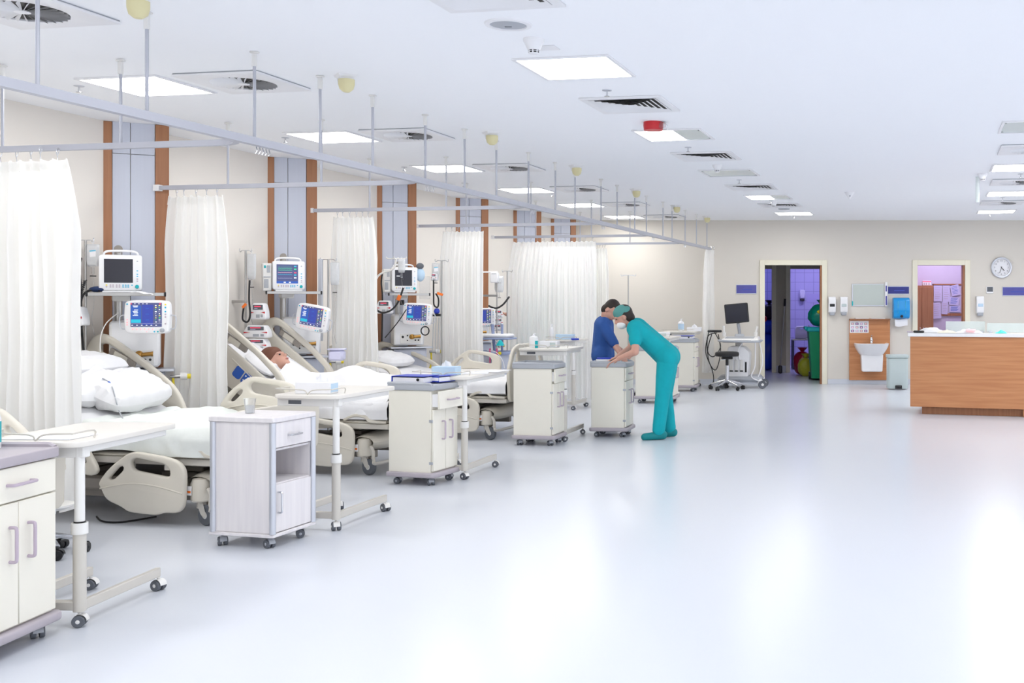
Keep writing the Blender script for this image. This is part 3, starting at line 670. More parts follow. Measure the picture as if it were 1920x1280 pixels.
# bed with heaped bedding
bed_cloth('bed_sheet', 'pale crumpled sheet hanging over the side of the bed with heaped pillows', 'sheet', BEDS[1], -.12, 1.0, .445, .02, .17, 26, 3.1, M_SHEETG, .02, lump=lambda x, y: .035 * max(0, sin((x + .1) * 5.5)) * (1 if x < .6 else .4))
lay(solo('pillow', cushion(.44, .68, .15, 2.2), 'plump white pillow on top of the heap at the bed head', 'pillow'), 1, -.60, -.02, .06, 26, rad(7))
lay(solo('folded_duvet', cushion(.54, .82, .19, 5.5, wr=.05), 'white duvet folded under the pillow of the heaped bed', 'duvet'), 1, -.47, -.06, -.01, 26, rad(25))
lay(solo('pillow', cushion(.40, .66, .20, 8.1, wr=.045), 'white pillow with a blue tube across it, lowest of the heaped bed', 'pillow'), 1, -.28, .06, .02, 26, rad(27), .12)
def on_surface(px, py, lift=.005):
    """point of the bedding that lies along a sight line"""
    bpy.context.view_layer.update(); dg = bpy.context.evaluated_depsgraph_get(); o = Vector((0, 0, CAMZ)); d = (P(px, py, 8) - o).normalized()
    hit, loc, nor, *_ = SC.ray_cast(dg, o, d); return loc - d * lift
tp_ = [on_surface(*q) for q in ((192, 709), (204, 716), (211, 727), (215, 741), (219, 756), (223, 770), (230, 784))]
tu = MB(M_GREY).tube(smooth(tp_, 6), .004, 6); tu.mat(M_BLUE).tube([tp_[1], tp_[1].lerp(tp_[2], .6)], .008, 6)
solo('drain_tube', tu, 'thin grey tube with blue clip lying over the white pillows', 'tube')
# patient bed
bed_cloth('bed_sheet', 'white sheet hanging over the bed of the sleeping patient', 'sheet', BEDS[2], -.55, 1.0, .44, .012, .14, 33, 9.3, M_SHEET, .008)
lay(solo('pillow', cushion(.36, .54, .10, 3.7), "white pillow under the sleeping patient's head", 'pillow'), 2, -.42, -.0, .01, 33)
def body_lump(x, y):
    w = math.exp(-(y / .20) ** 2); l = .17 if -.25 < x < .85 else .17 * max(0, 1 - abs(x - (.85 if x > .3 else -.25)) * 5)
    return l * w + (.07 * math.exp(-((x - .42) / .14) ** 2) * w)
bed_cloth('blanket', 'white blanket covering the sleeping patient', 'blanket', BEDS[2], -.22, .98, .42, .03, .12, 33, 4.4, M_SHEET, .018, lump=body_lump)
# third bed
bed_cloth('bed_sheet', 'white sheet on the flatter bed behind the blue folders', 'sheet', BEDS[3], -.85, 1.0, .44, .012, .12, 12, 6.6, M_SHEET, .01)
lay(solo('pillow', cushion(.40, .60, .14, 6.2), 'white pillow on the flatter bed behind the blue folders', 'pillow'), 3, -.62, 0, .02, 12)
bed_cloth('bed_sheet', 'white sheet on the bed at the left picture edge', 'sheet', BEDS[0], -.85, 1.0, .43, .012, .06, 10, 2.6, M_SHEET, .01)
# ---------------------------------------------------------------- bedside cabinets
def pull(p0, p1, out, r=.007, m=None):
    p0, p1, out = Vector(p0), Vector(p1), Vector(out); d = (p1 - p0) * .18
    return MB(m or M_LILACH).tube(smooth([p0, p0 + out * .8, p0 + d * .5 + out, (p0 + p1) / 2 + out, p1 - d * .5 + out, p1 + out * .8, p1], 4), r, 8)
def cream_cabinet(label, loc, rz, wd=.44, dp=.44, ht=.82, tray=M_LILAC, drawer_out=0, door_out=0):
    """front faces local +x, width along y; origin at floor centre"""
    r = thing('bedside_cabinet', label, 'bedside cabinet', loc, rz, 'cream bedside cabinets')
    hx, hy = dp / 2, wd / 2
    m = MB(M_CREAM).box(-hx, hx - .02, -hy, hy, .10, ht - .05, .004); part('carcass', m, r)
    b = MB(M_LILAC); b.at(0, 0, .085).prism(rrect(-hx - .025, hx + .025, -hy - .025, hy + .025, .04), .02, bev=.012); part('bumper_base', b, r)
    t = MB(tray); t.at(0, 0, ht - .028).prism(rrect(-hx - .012, hx + .012, -hy - .012, hy + .012, .02), .022, bev=.006)
    t.at().tube([(-hx, -hy, ht), (hx - .03, -hy, ht), (hx - .01, -hy, ht - .012)], .014, 8).tube([(-hx, hy, ht), (hx - .03, hy, ht), (hx - .01, hy, ht - .012)], .014, 8).tube([(-hx, -hy, ht), (-hx, hy, ht)], .014, 8)
    part('tray_top', t, r)
    zd = ht - .20
    d = MB(M_CREAM).box(hx - .018 + drawer_out, hx + drawer_out, -hy + .004, hy - .004, zd + .004, ht - .055, .003)
    if drawer_out: d.mat(M_WHITE).box(hx - .3, hx - .018 + drawer_out, -hy + .02, hy - .02, zd + .02, ht - .08, .002)
    d = part('drawer', d, r); part('handle', pull((hx + drawer_out, -.07, zd + .075), (hx + drawer_out, .07, zd + .075), (.03, 0, 0)), d)
    for s in (-1, 1):
        y0, y1 = (-hy + .004, -.002) if s < 0 else (.002, hy - .004)
        dd = part('door', MB(M_CREAM).box(hx - .018, hx, y0, y1, .115, zd - .002, .003), r)
        part('handle', pull((hx, s * .055, zd - .10), (hx, s * .055, zd - .24), (.03, 0, 0)), dd)
        for z in (.17, zd - .10): part('hinge', MB(M_GREY).box(hx - .035, hx - .004, s * hy - .004, s * hy + .004, z, z + .02, .001), dd)
    for x in (-hx + .05, hx - .05):
        for y in (-hy + .05, hy - .05): caster(r, x, y, 'c', random.uniform(-1, 1))
    return r
C0 = (-3.155, 4.42, 0)
cream_cabinet('cream cabinet with lilac tray top and handles, cut by the left picture edge', C0, -.03, wd=.47, dp=.42, ht=.825)
def centre(fx, fy, rz, dp, wd): return Vector((fx, fy, 0)) - Vector((cos(rz), sin(rz), 0)) * dp / 2 + Vector((-sin(rz), cos(rz), 0)) * wd / 2
C3 = centre(-2.32, 8.36, -.28, .42, .36); cream_cabinet('cream cabinet with half-open top drawer carrying blue folders', C3, -.28, .37, .40, .80, M_GREY, .055)
C4 = centre(-1.775, 10.68, -.16, .42, .36); cream_cabinet('cream cabinet with grey top standing between two overbed tables, left of the nurse', C4, -.16, .36, .42, .825, M_GREY, .02)
C5 = centre(-1.105, 11.33, -.12, .40, .40); cream_cabinet('cream cabinet on which the nurse leans', C5, -.12, .36, .38, .80, M_GREY)
C6 = Vector((-1.06, 15.35, 0)); cream_cabinet('cream cabinet directly behind the nurse', C6, -.12, .40, .55, .80, M_GREY)
C7 = Vector((-.77, 17.35, 0)); cream_cabinet('cream cabinet with open door and blue folder before the slim end curtain', C7, -.12, .38, .44, .84, M_GREY)
# white wood cabinet with open shelf
CW = Vector((-2.83, 6.46, 0)); cr = -rad(13.5)
r = thing('bedside_cabinet', 'white wood-grain cabinet with open shelf carrying a plastic cup', 'bedside cabinet', CW, cr); hx, hy, ht = .205, .19, .77
m = MB(M_WWOOD).box(-hx, hx - .005, -hy, -hy + .018, .09, ht - .03).box(-hx, hx - .005, hy - .018, hy, .09, ht - .03).box(-hx, -hx + .012, -hy, hy, .09, ht - .03).box(-hx, hx - .012, -hy + .018, hy - .018, .365, .383).box(-hx, hx - .012, -hy + .018, hy - .018, .57, .585).box(-hx, hx - .012, -hy + .018, hy - .018, .10, .118)
part('carcass', m, r)
part('top', MB(M_WWOOD).box(-hx - .015, hx + .015, -hy - .015, hy + .015, ht - .03, ht, .004), r); part('plinth', MB(M_WWOOD).box(-hx - .015, hx + .015, -hy - .015, hy + .015, .07, .09, .004), r)
for x in (-hx + .008, hx + .001):
    for y in (-hy, hy): part('corner_profile', MB(M_ALU).at(x, y, 0).lathe([(.019, .09), (.019, ht - .03)], 14), r)
d = part('drawer', MB(M_WWOOD).box(hx - .014, hx + .004, -hy + .02, hy - .02, .59, ht - .032, .003), r); part('handle', pull((hx + .004, -.05, .655), (hx + .004, .05, .655), (.026, 0, 0), .006, M_CHROME), d)
d = part('door', MB(M_WWOOD).box(hx - .014, hx + .004, -hy + .02, hy - .02, .094, .375, .003), r); part('handle', pull((hx + .004, -hy + .045, .21), (hx + .004, -hy + .045, .33), (.026, 0, 0), .006, M_CHROME), d)
for x in (-hx + .04, hx - .05):
    for y in (-hy + .04, hy - .05): caster(r, x, y, 'c', random.uniform(-1, 1))
r = thing('plastic_cup', 'clear ribbed plastic cup of water on the white wood-grain cabinet', 'cup', Vector((-2.93, 6.50, ht)))
part('cup_wall', MB(M_CLEAR).lathe([(.026, 0), (.028, .03), (.0285, .033), (.036, .088), (.038, .09)], 24, cap=False).lathe([(.026, .001), (.001, .001)], 24, cap=False), r); part('water', MB(mat('water', (.85, .9, .95), .05, alpha=.4, var=0)).lathe([(.0255, .002), (.029, .045), (.001, .045)], 24), r)
# ---------------------------------------------------------------- overbed tables
def overbed(label, loc, rz, zt=.86, tx=.46, ty=.78, foot=.63):
    """origin at the near right caster; post stands there, legs run along +y"""
    r = thing('overbed_table', label, 'overbed table', loc, rz, 'overbed tables')
    m = MB(M_BEIGED).box(-.37, .02, -.02, .02, .075, .115, .005); part('cross_bar', m, r)
    for x in (-.35, 0):
        part('foot_bar', MB(M_BEIGED).box(x - .014, x + .014, .0, foot, .07, .115, .004), r)
        caster(r, x, 0, 't', random.uniform(-1, 1)); caster(r, x, foot, 't', random.uniform(-1, 1))
    part('post', MB(M_BEIGED).cyl((0, 0, .07), (0, 0, zt * .56), .027, n=18).mat(M_OFFW).cyl((0, 0, zt * .5), (0, 0, zt * .56), .034, n=18).mat(M_BLACK).cyl((0, 0, zt * .56), (0, 0, zt * .567), .024, n=18), r)
    part('inner_post', MB(M_OFFW).cyl((0, 0, zt * .5), (0, 0, zt - .03), .021, n=18), r)
    m = MB(M_OFFW).box(-tx + .06, .03, -.02, .03, zt - .075, zt - .025, .004).box(-.03, .03, .02, ty - .16, zt - .055, zt - .025, .004).mat(M_RUBBER).box(-tx + .14, -tx + .23, -.022, -.019, zt - .062, zt - .038, .001); part('top_beam', m, r)
    m = MB(M_TABLE).at(0, 0, zt - .0125); m.prism(rounded([(-tx + .05, -.07), (.05, -.07), (.05, ty - .07), (-tx + .05, ty - .07)], .07), .0125, bev=.004); part('table_top', m, r)
    x0, x1 = -tx + .07, .0
    w = MB(M_BEIGED).tube(smooth([(x1, .10, zt + .002), (x1, .10, zt + .035), (x1, -.05, zt + .035)], 3) + smooth([(x1 - .01, -.05, zt + .036), (-.13, -.05, zt + .03), (-.17, -.05, zt + .005), (-.20, -.05, zt + .03), (x0, -.05, zt + .036)], 4), .004, 6)
    w.tube([(x0, -.05, zt + .036), (x0, .10, zt + .036), (x0, .10, zt + .002)], .004, 6); part('wire_rail', w, r)
    return r
T1 = Vector((-2.905, 4.76, 0)); overbed('overbed table nearest to the camera, beside the cut-off cream cabinet', T1, -.05, .83, .50, .78, .60)
T2 = Vector((-2.50, 6.76, 0)); overbed('overbed table behind the white wood-grain cabinet, carrying a white tissue box', T2, -.18)
T3 = Vector((-2.17, 8.70, 0)); overbed('overbed table behind the cabinet with blue folders, carrying papers', T3, -.17, .84, .50, .95, .65)
T4 = Vector((-1.72, 11.05, 0)); overbed('overbed table behind the cabinet left of the nurse, carrying a bottle', T4, -.16, .965, .54, .62)
T5 = Vector((-2.10, 14.25, 0)); overbed('overbed table in front of the wide drawn curtain, second behind the nurse cabinet', T5, -.2, .94, .44, .6, .5)
T6 = Vector((-.93, 15.85, 0)); overbed('overbed table just behind the nurse, carrying a small box', T6, -.17, .92, .50, .8)
T7 = Vector((-.62, 17.75, 0)); overbed('overbed table at the end wall, carrying a white bottle and tissues', T7, -.17, .95, .6, .6, .5)
# ---------------------------------------------------------------- bay equipment (devices face local -y)
def rect(m, x0, x1, z0, z1, y, mt_): m.mat(mt_).quad((x0, y, z0), (x1, y, z0), (x1, y, z1), (x0, y, z1))
UP = Matrix(((1, 0, 0, 0), (0, 0, -1, 0), (0, 1, 0, 0), (0, 0, 0, 1)))     # prism XY -> XZ
def face(m, x, y, z): m.T = Matrix.Translation((x, y, z)) @ UP; return m
def monitor(label, loc, rz, screen, module=False):
    r = thing('patient_monitor', label, 'patient monitor', loc, .5, 'patient monitors'); r.scale = (.92, .9, 1.04)
    m = MB(M_WHITE); face(m, 0, .055, .135).prism(rrect(-.155, .155, -.13, .13, .02), .055, bev=.010)
    m.T = Matrix(); m.box(-.13, .13, .10, .19, .02, .24, .015).box(-.13, .13, -.01, .17, -.012, .004, .004); part('housing', m, r)
    s = MB(M_SCR); rect(s, -.118, .088, .062, .235, -.0015, M_SCR)
    if screen == 'waves':
        rect(s, -.118, .088, .062, .235, -.0018, M_E['navy']); rect(s, -.118, .088, .062, .082, -.0022, M_E['blue'])
        for i, (c, z, a, f) in enumerate((('green', .205, .012, 26), ('green', .187, .010, 26), ('pink', .160, .002, 9), ('teal', .143, .003, 14), ('grey', .110, .007, 22))):
            s.mat(M_E[c]); n = 70
            pts = [(-.105 + .135 * k / n, z + a * (max(0, sin(f * 2 * pi * k / n / 2)) ** 3 * 2 - .6)) for k in range(n + 1)]
            for (xa, za), (xb_, zb_) in zip(pts, pts[1:]): s.quad((xa, -.0024, za - .0016), (xb_, -.0024, zb_ - .0016), (xb_, -.0024, zb_ + .0016), (xa, -.0024, za + .0016))
        for c, z, h in (('teal', .212, .010), ('green', .187, .010), ('red', .155, .010), ('teal', .134, .010), ('white', .108, .010)): rect(s, .048, .072, z, z + h, -.0024, M_E[c])
        rect(s, -.05, -.03, .067, .077, -.0024, M_E['white']); rect(s, .0, .018, .067, .077, -.0024, M_E['white'])
    elif screen == 'line': rect(s, -.10, -.06, .165, .172, -.0024, M_E['white'])
    part('screen', s, r)
    b = MB(M_GREY)
    def btn(x, z, mt_, w=.007, h=.0042): face(b.mat(mt_), x, -.001, z).prism([(w * cos(t * pi / 5), h * sin(t * pi / 5)) for t in range(10)], .002); b.T = Matrix()
    for i, x in enumerate((-.10, -.072, -.053, -.028, -.008, .018, .037, .055)):
        for z in (.045, .032): btn(x, z, M_YELLOW if i == 0 and z > .04 else (M_CYAN if i > 4 else M_LILACH))
    btn(.082, .045, M_CYAN)
    for i, z in enumerate((.15, .125, .11, .09, .075)): btn(.12, z, (M_CYAN, M_CYAN, M_CYAN, M_LILACH, M_LILACH)[i])
    btn(.12, .22, M_GREY); part('button_set', b, r)
    k = MB(M_TEALP).at(.118, 0, .034, rx=pi / 2); k.lathe([(.0145, 0), (.0145, .008), (.012, .012)], 20); part('dial', k, r)
    part('carry_handle', MB(M_WHITE).tube(smooth([(-.125, .10, .25), (-.115, .10, .285), (-.06, .10, .296), (.06, .10, .296), (.115, .10, .285), (.125, .10, .25)], 4), .009, 8), r)
    if module:
        mm = MB(M_OFFW).box(-.245, -.158, .04, .17, -.01, .245, .008).mat(M_GREY).box(-.236, -.17, .036, .041, .115, .125, .001).box(-.232, -.19, .036, .041, .02, .10, .002).mat(M_TEALP).box(-.232, -.215, .034, .041, .20, .225, .002).mat(M_GREY).box(-.205, -.175, .034, .041, .16, .225, .002); part('module_rack', mm, r)
    return r
def shelf(label, loc, rz, w=.50):
    r = thing('monitor_shelf', label, 'monitor shelf', loc, .5, 'monitor shelves on the columns')
    part('tray', MB(M_ALU).box(-w * .42, w * .58, -.10, .16, -.022, -.014, .002), r)
    part('side_rail', MB(M_STEEL).box(-w * .42, w * .58, -.112, -.102, -.036, -.010, .002).mat(M_BLACK).box(-w * .42 - .014, -w * .42, -.116, -.098, -.04, -.006).box(w * .58, w * .58 + .014, -.116, -.098, -.04, -.006), r)
    part('bracket', MB(M_OFFW).box(-.06, .06, .08, .28, -.075, -.024, .01), r)
    part('column_tube', MB(M_STEEL).cyl((-.02, .27, -.42), (-.02, .27, .34), .028, n=18).mat(M_TAUPE).cyl((-.02, .275, .33), (-.02, .24, .33), .030, n=18), r)
    return r
def vent_display(r, loc, rz, ry=0, rx=0):
    m = MB(M_WHITE); m.T = UP.copy(); o_ = rounded([(-.165, -.115), (-.10, -.125), (.10, -.125), (.165, -.115), (.172, .0), (.165, .115), (.10, .125), (-.10, .125), (-.165, .115), (-.172, 0)], .03)
    m.prism(o_, .026, bev=.012); m.T = Matrix(); d = part('display', m, r, 'white ventilator display', loc, (rx, ry, rz))
    s = MB(M_SCR); rect(s, -.118, .118, -.072, .105, -.0275, M_E['navy']); y = -.0282
    rect(s, -.116, -.036, -.045, .085, y, M_E['blue']); rect(s, -.112, -.04, -.042, -.018, y - .0004, M_E['teal'])
    rect(s, -.030, .052, -.058, .09, y, M_E['dblue']); rect(s, -.118, .118, -.049, -.046, y - .0006, M_E['grey'])
    for z in (.06, .018, -.025): rect(s, -.004, .022, z, z + .007, y - .0004, M_E['blue'])
    for i, z in enumerate((.08, .072, .05, .04, .03, .02, .01)): rect(s, -.10 + .005 * (i % 3), -.06 - .004 * (i % 2), z, z + .004, y - .0006, M_E['white'])
    random.seed(3)
    for col in range(2):
        for i in range(9):
            x = .066 + col * .027; z = .082 - i * .0152
            rect(s, x + random.uniform(0, .004), x + random.uniform(.008, .016), z, z + .006, y, M_E[('white', 'yellow', 'green', 'white', 'grey')[(i + col) % 5]])
    rect(s, -.116, -.108, .094, .102, y - .0006, M_E['red']); rect(s, .10, .112, .094, .102, y - .0006, M_E['red'])
    for i in range(4): rect(s, -.09 + i * .03, -.078 + i * .03, .096, .099, y - .0006, M_E['white'])
    for i in range(6): rect(s, -.11 + i * .036, -.098 + i * .036, -.064, -.058, y - .0006, M_E['white'])
    part('screen', s, d)
    b = MB(M_GREY)
    def btn(x, z, mt_, w=.006): face(b.mat(mt_), x, -.027, z).prism(circ(0, 0, w, 10), .002); b.T = Matrix()
    for i in range(6): btn(-.10 + i * .03, -.09, M_E['pink'])
    btn(.005, -.108, M_E['pink'], .004); btn(.062, -.108, M_CYAN); btn(.088, -.108, M_TEALP)
    for z in (-.02, -.04, -.058): btn(-.143, z, M_E['pink'])
    btn(-.143, .095, M_CYAN); btn(.145, .092, M_YELLOW)
    for z in (.07, .04, .02, .0, -.05): btn(.145, z, M_CYAN if z > .03 else M_LILACH)
    part('button_set', b, d)
    part('dial', MB(M_GREY).at(.122, -.026, -.098, rx=pi / 2).lathe([(.016, 0), (.015, .012), (.012, .016)], 20), d)
    for s_ in (-1, 1): part('grip', MB(M_ALU).tube(smooth([(s_ * .165, 0, -.09), (s_ * .205, -.005, -.08), (s_ * .21, -.005, .0), (s_ * .165, 0, .015)], 4), .005, 6), d)
    return d
def ventilator(label, loc, rz, dloc, drz, dry=0, drx=0):
    rz = .45; dloc = tuple(Matrix.Rotation(-rz, 3, 'Z') @ Vector(dloc)); drz -= rz
    r = thing('ventilator', label, 'ventilator', loc, rz, 'ventilators')
    m = MB(M_WHITE).box(-.17, .17, -.16, .10, .94, 1.30, .015).mat(M_OFFW).box(-.172, -.15, -.163, .08, .95, 1.28, .006); part('housing', m, r)
    p = MB(M_OFFW).box(-.10, .13, -.166, -.158, .965, 1.075, .002).mat(M_BLACK)
    for x, z, q in ((-.072, 1.04, .015), (-.02, 1.055, .009), (-.02, 1.0, .008), (.07, 1.0, .010), (.105, 1.0, .010)): p.at(x, -.165, z, rx=pi / 2).lathe([(q, 0), (q * .8, .006), (q * .4, .008)], 14)
    p.at(); part('socket_panel', p, r)
    f = MB(M_BRASS).at(.03, -.165, 1.04, rx=pi / 2).lathe([(.030, 0), (.030, .012), (.018, .018), (.018, .03), (.01, .034)], 20); f.at().cyl((.05, -.185, 1.04), (.115, -.185, 1.045), .016, n=12).cyl((.115, -.185, 1.045), (.125, -.185, 1.045), .02, n=12); part('flow_sensor', f, r, 'brass coloured sensor')
    part('work_shelf', MB(M_ALU).box(-.21, .27, -.20, .10, .905, .925, .005), r)
    m = MB(M_GREYP).box(-.17, .20, -.16, .10, .42, .90, .006); part('cart_cabinet', m, r)
    for z0, z1 in ((.67, .885), (.44, .655)):
        d = part('drawer', MB(M_GREYP).box(-.155, .185, -.172, -.16, z0, z1, .003), r); part('handle', MB(M_ALU).box(-.03, .06, -.186, -.172, z0 + .10, z0 + .115, .003), d)
    part('cart_post', MB(M_OFFW).box(-.08, .10, -.08, .06, .10, .42, .01), r)
    part('base', MB(M_OFFW).box(-.22, .24, -.20, .10, .066, .11, .012), r)
    for x in (-.18, .20):
        for y in (-.17, .07): caster(r, x, y, 'b')
    part('arm', MB(M_OFFW).tube([(dloc[0] * .2, .05, 1.25), (dloc[0] * .6, dloc[1] * .4 + .05, dloc[2] + .0), (dloc[0], dloc[1] + .03, dloc[2])], .02, 8), r)
    vent_display(r, dloc, drz, dry, drx)
    v = MB(M_STEEL).cyl((.24, -.1, .86), (.31, -.1, .86), .014, n=12).mat(M_OFFW).cyl((.31, -.1, .86), (.36, -.1, .86), .030, n=14).mat(M_YELLOW).cyl((.36, -.1, .86), (.385, -.1, .86), .020, n=12); part('gas_valve', v, r, 'steel gas valve with yellow knob')
    part('gas_hose', MB(M_YELLOW).tube(smooth([(.26, -.1, .85), (.26, -.1, .72), (.22, -.1, .60), (.20, .0, .5)], 5), .010, 8), r, 'yellow gas hose')
    return r
def bag(label, loc, rz=0, h=.16, w=.09, lab=True, tail=.45, group='infusion bags'):
    """hangs from loc"""
    r = thing('infusion_bag', label, 'infusion bag', loc, rz, group)
    def f(sg): return lambda u, v: ((u - .5) * w * (1 - .35 * max(0, v - .8) * 5 * .6), sg * .022 * (max(0, 1 - (2 * u - 1) ** 4) ** .5) * (max(0, 1 - (2 * v - 1) ** 6) ** .5), -.02 - v * h)
    part('pouch', MB(M_BAG).grid(f(1), 10, 12).grid(f(-1), 10, 12).mat(M_WHITE).tube([(0, 0, .006), (.008, 0, -.006), (0, 0, -.02), (-.008, 0, -.006)], .0025, 5, True), r)
    if lab: part('label', MB(M_PAPER).quad((-.012, -.024, -.12), (.035, -.024, -.115), (.035, -.024, -.065), (-.012, -.024, -.07)).mat(M_CYAN).quad((-.012, -.0245, -.078), (.035, -.0245, -.073), (.035, -.0245, -.065), (-.012, -.0245, -.07)), r)
    part('drip_chamber', MB(M_CLEAR).lathe([(.006, -.02 - h), (.009, -.03 - h), (.009, -.075 - h), (.004, -.085 - h)], 12).mat(M_BLACK).lathe([(.022, -.088 - h), (.022, -.096 - h)], 14), r)
    if tail: part('tube', MB(M_CLEAR).tube(smooth([(0, 0, -.09 - h), (.008, .0, -.09 - h - tail * .4), (-.01, .0, -.09 - h - tail * .75), (.012, 0, -.09 - h - tail)], 5), .003, 5), r)
    return r
def iv_stand(label, loc, ztop, zbot=0, hooks=2, span=.07, base=True, group='drip stands'):
    r = thing('drip_stand', label, 'drip stand', loc, 0, group)
    part('pole', MB(M_STEEL).cyl((0, 0, max(zbot, .06)), (0, 0, ztop), .0095, n=12), r)
    for i in range(hooks):
        s = -1 if i % 2 else 1; a = 0 if i < 2 else pi / 2
        h = MB(M_CHROME).at(0, 0, ztop, rz=a).tube(smooth([(0, 0, 0), (s * span * .7, 0, .0), (s * span, 0, -.014), (s * span * 1.12, 0, .004), (s * span * 1.1, 0, .018)], 4), .0045, 6); part('hook', h, r)
    if base:
        for i in range(5):
            a = i * 2 * pi / 5; part('foot', MB(M_STEEL).tube([(0, 0, .11), (.24 * cos(a), .24 * sin(a), .066)], .012, 8), r); caster(r, .24 * cos(a), .24 * sin(a), 'b', a)
    else:
        for z in (zbot + .08, zbot + .5): part('wall_clamp', MB(M_STEEL).box(-.14, .012, -.012, .012, z - .012, z + .012), r)
    return r
def pump(label, loc, rz=0, w=.15, h=.15):
    r = thing('infusion_pump', label, 'infusion pump', loc, rz, 'infusion pumps'); k = w / .15; j = h / .15
    m = MB(M_WHITE); face(m, 0, .05, 0).prism(rounded([(-.075 * k, -.075 * j), (.075 * k, -.075 * j), (.07 * k, .0), (.05 * k, .07 * j), (-.05 * k, .07 * j), (-.07 * k, 0)], .02), .05, bev=.012); m.T = Matrix(); part('housing', m, r)
    s = MB(M_BLACK); rect(s, -.045 * k, .048 * k, .012 * j, .055 * j, -.0012, M_RUBBER); rect(s, -.03 * k, .03 * k, .036 * j, .046 * j, -.002, M_E['red']); rect(s, -.03 * k, .0, .02 * j, .028 * j, -.002, M_E['grey']); part('display', s, r)
    t = MB(M_RED)
    for sg in (-1, 1): t.add([(sg * .068 * k, -.0015, -.004), (sg * .03 * k, -.0015, -.012 * j), (sg * .068 * k, -.0015, -.022 * j)], [[0, 1, 2]])
    rect(t, -.015 * k, .02 * k, -.06 * j, -.03 * j, -.0015, M_GREY); part('trim', t, r)
    part('door_latch', MB(M_GREY).box(.03 * k, .05 * k, -.008, 0, -.055 * j, -.03 * j), r); part('clamp', MB(M_GREY).box(-.02, .02, .10, .15, -.03, .03), r)
    return r
def cable(name, label, pts, rr, mt_, cat='cable', n=8, group=None): return solo(name, MB(mt_).tube(smooth(pts, n), rr, 6), label, cat, group=group)
def coil(p0, p1, R, turns, sag=0):
    p0, p1 = Vector(p0), Vector(p1); N = turns * 6
    return [p0.lerp(p1, i / N) + Vector((R * cos(i * pi / 3), R * sin(i * pi / 3), -sag * sin(pi * i / N))) for i in range(N + 1)]
# bay 1
sy = 8.08
p = P(226, 546, sy); shelf('aluminium shelf under the dark patient monitor at the first column', p, 0, .50)
monitor('patient monitor with dark blank screen on the shelf nearest to the camera', p + Vector((.012, -.02, 0)), 0, None)
solo('glove_pouch', MB(mat('dark_blue_cloth', (.02, .04, .12), .8)).at(-.14, -.06, .015).ball((0, 0, 0), .05, (1.2, .7, .45)), 'dark blue cuff lying under the blank patient monitor', 'blood pressure cuff', p)
pk = MB(M_PAPER).grid(lambda u, v: (.17 + .11 * u, -.17 + .12 * v, -.004 - .03 * max(0, u - .4) + .01 * noise.noise((u * 3, v * 3, 1))), 8, 6); solo('paper_packet', pk, 'white paper packet hanging over the shelf of the blank monitor', 'packet', p, sharp=180)
vb = Vector((-4.66, 8.36, 0)); vd = P(278, 594, 7.92) - vb
ventilator('white ventilator with lit blue display, nearest to the camera', vb, 0, tuple(vd), -.03)
iv1 = Vector((-4.90, 8.10, 0)); iv_stand('chrome drip pole on the wall at the head of the bed with heaped pillows', iv1, 1.915, .85, 2, .055, False)
bag('infusion bag with white and blue label beside the blank monitor', iv1 + Vector((.058, -.0, 1.905)), 0, .17, .10)
pump('infusion pump half hidden by the curtain nearest to the camera', P(134, 592, 7.95), 0, .17, .15)
cable('coiled_cable', 'black coiled cable hanging beside the nearest infusion bag', coil(P(160, 525, 7.9), P(131, 612, 7.9), .010, 26), .0035, M_BLACK, n=2)
cable('power_cable', 'thick black cable falling down the wall beside the nearest infusion bag', [P(188, 544, 8.0), P(166, 545, 8.0), P(153, 560, 8.0), P(152, 600, 8.0), P(155, 640, 8.05), P(158, 668, 8.05)], .009, M_BLACK)
cable('power_cable', 'black hose looping over from behind the nearest infusion bag', [P(136, 494, 8.1), P(152, 484, 8.1), P(149, 500, 8.1), P(152, 540, 8.1), P(152, 590, 8.1), P(146, 647, 8.1)], .007, M_BLACK)
cable('sensor_lead', 'thin white lead from the nearest ventilator to the bed', [P(222, 586, 8.1), P(200, 605, 8.05), P(189, 630, 8.0), P(188, 660, 7.98)], .004, M_OFFW)
# bay 2
p = P(541, 544, 10.12); shelf('aluminium shelf under the patient monitor showing waves', p, 0, .47)
monitor('patient monitor showing green waves on its blue-framed screen', p + Vector((.012, -.02, 0)), 0, 'waves', True)
vb = Vector((-4.20, 10.42, 0)); ventilator('white ventilator at the second column, behind the sleeping patient', vb, 0, tuple(P(587, 596, 9.98) - vb), -.26, rad(9))
iv2 = Vector((-4.52, 9.94, 0)); iv_stand("chrome drip pole on the wall above the sleeping patient's bed", iv2, 1.925, .95, 2, .05, False)
bag('clear infusion bag hanging alone against the beige wall above the sleeping patient', iv2 + Vector((.055, 0, 1.915)), 0, .24, .085, False, .35)
pump("infusion pump with red triangles above the sleeping patient's bed, topmost of its stack", P(483, 583, 9.85), 0, .15, .155)
pump("wide infusion pump above the sleeping patient's bed, second of its stack", P(479, 621, 9.85), 0, .24, .12); pump("wide infusion pump above the sleeping patient's bed, lowest of its stack", P(479, 645, 9.85), 0, .22, .11)
cable('coiled_cable', 'black cable looping below the drip pole above the sleeping patient', [P(468, 525, 9.8), P(467, 560, 9.8), P(469, 590, 9.8), P(464, 603, 9.8), P(455, 598, 9.8), P(457, 575, 9.8)], .009, M_BLACK)
solo('cable_tag', MB(M_ORANGE).box(-.025, .025, -.006, .006, -.012, .012), 'orange tag on the cable above the sleeping patient', 'tag', P(458, 573, 9.79), 0).rotation_euler = (0, -.8, 0)
ivb = Vector((-3.93, 10.42, 0)); iv_stand('drip stand with tubing between the second column and the curtain', ivb, 1.86, 0, 2, .07)
bag('infusion bag on the stand between the second column and the curtain', ivb + Vector((.07, -.02, 1.85)), 0, .22, .09, False, .5)
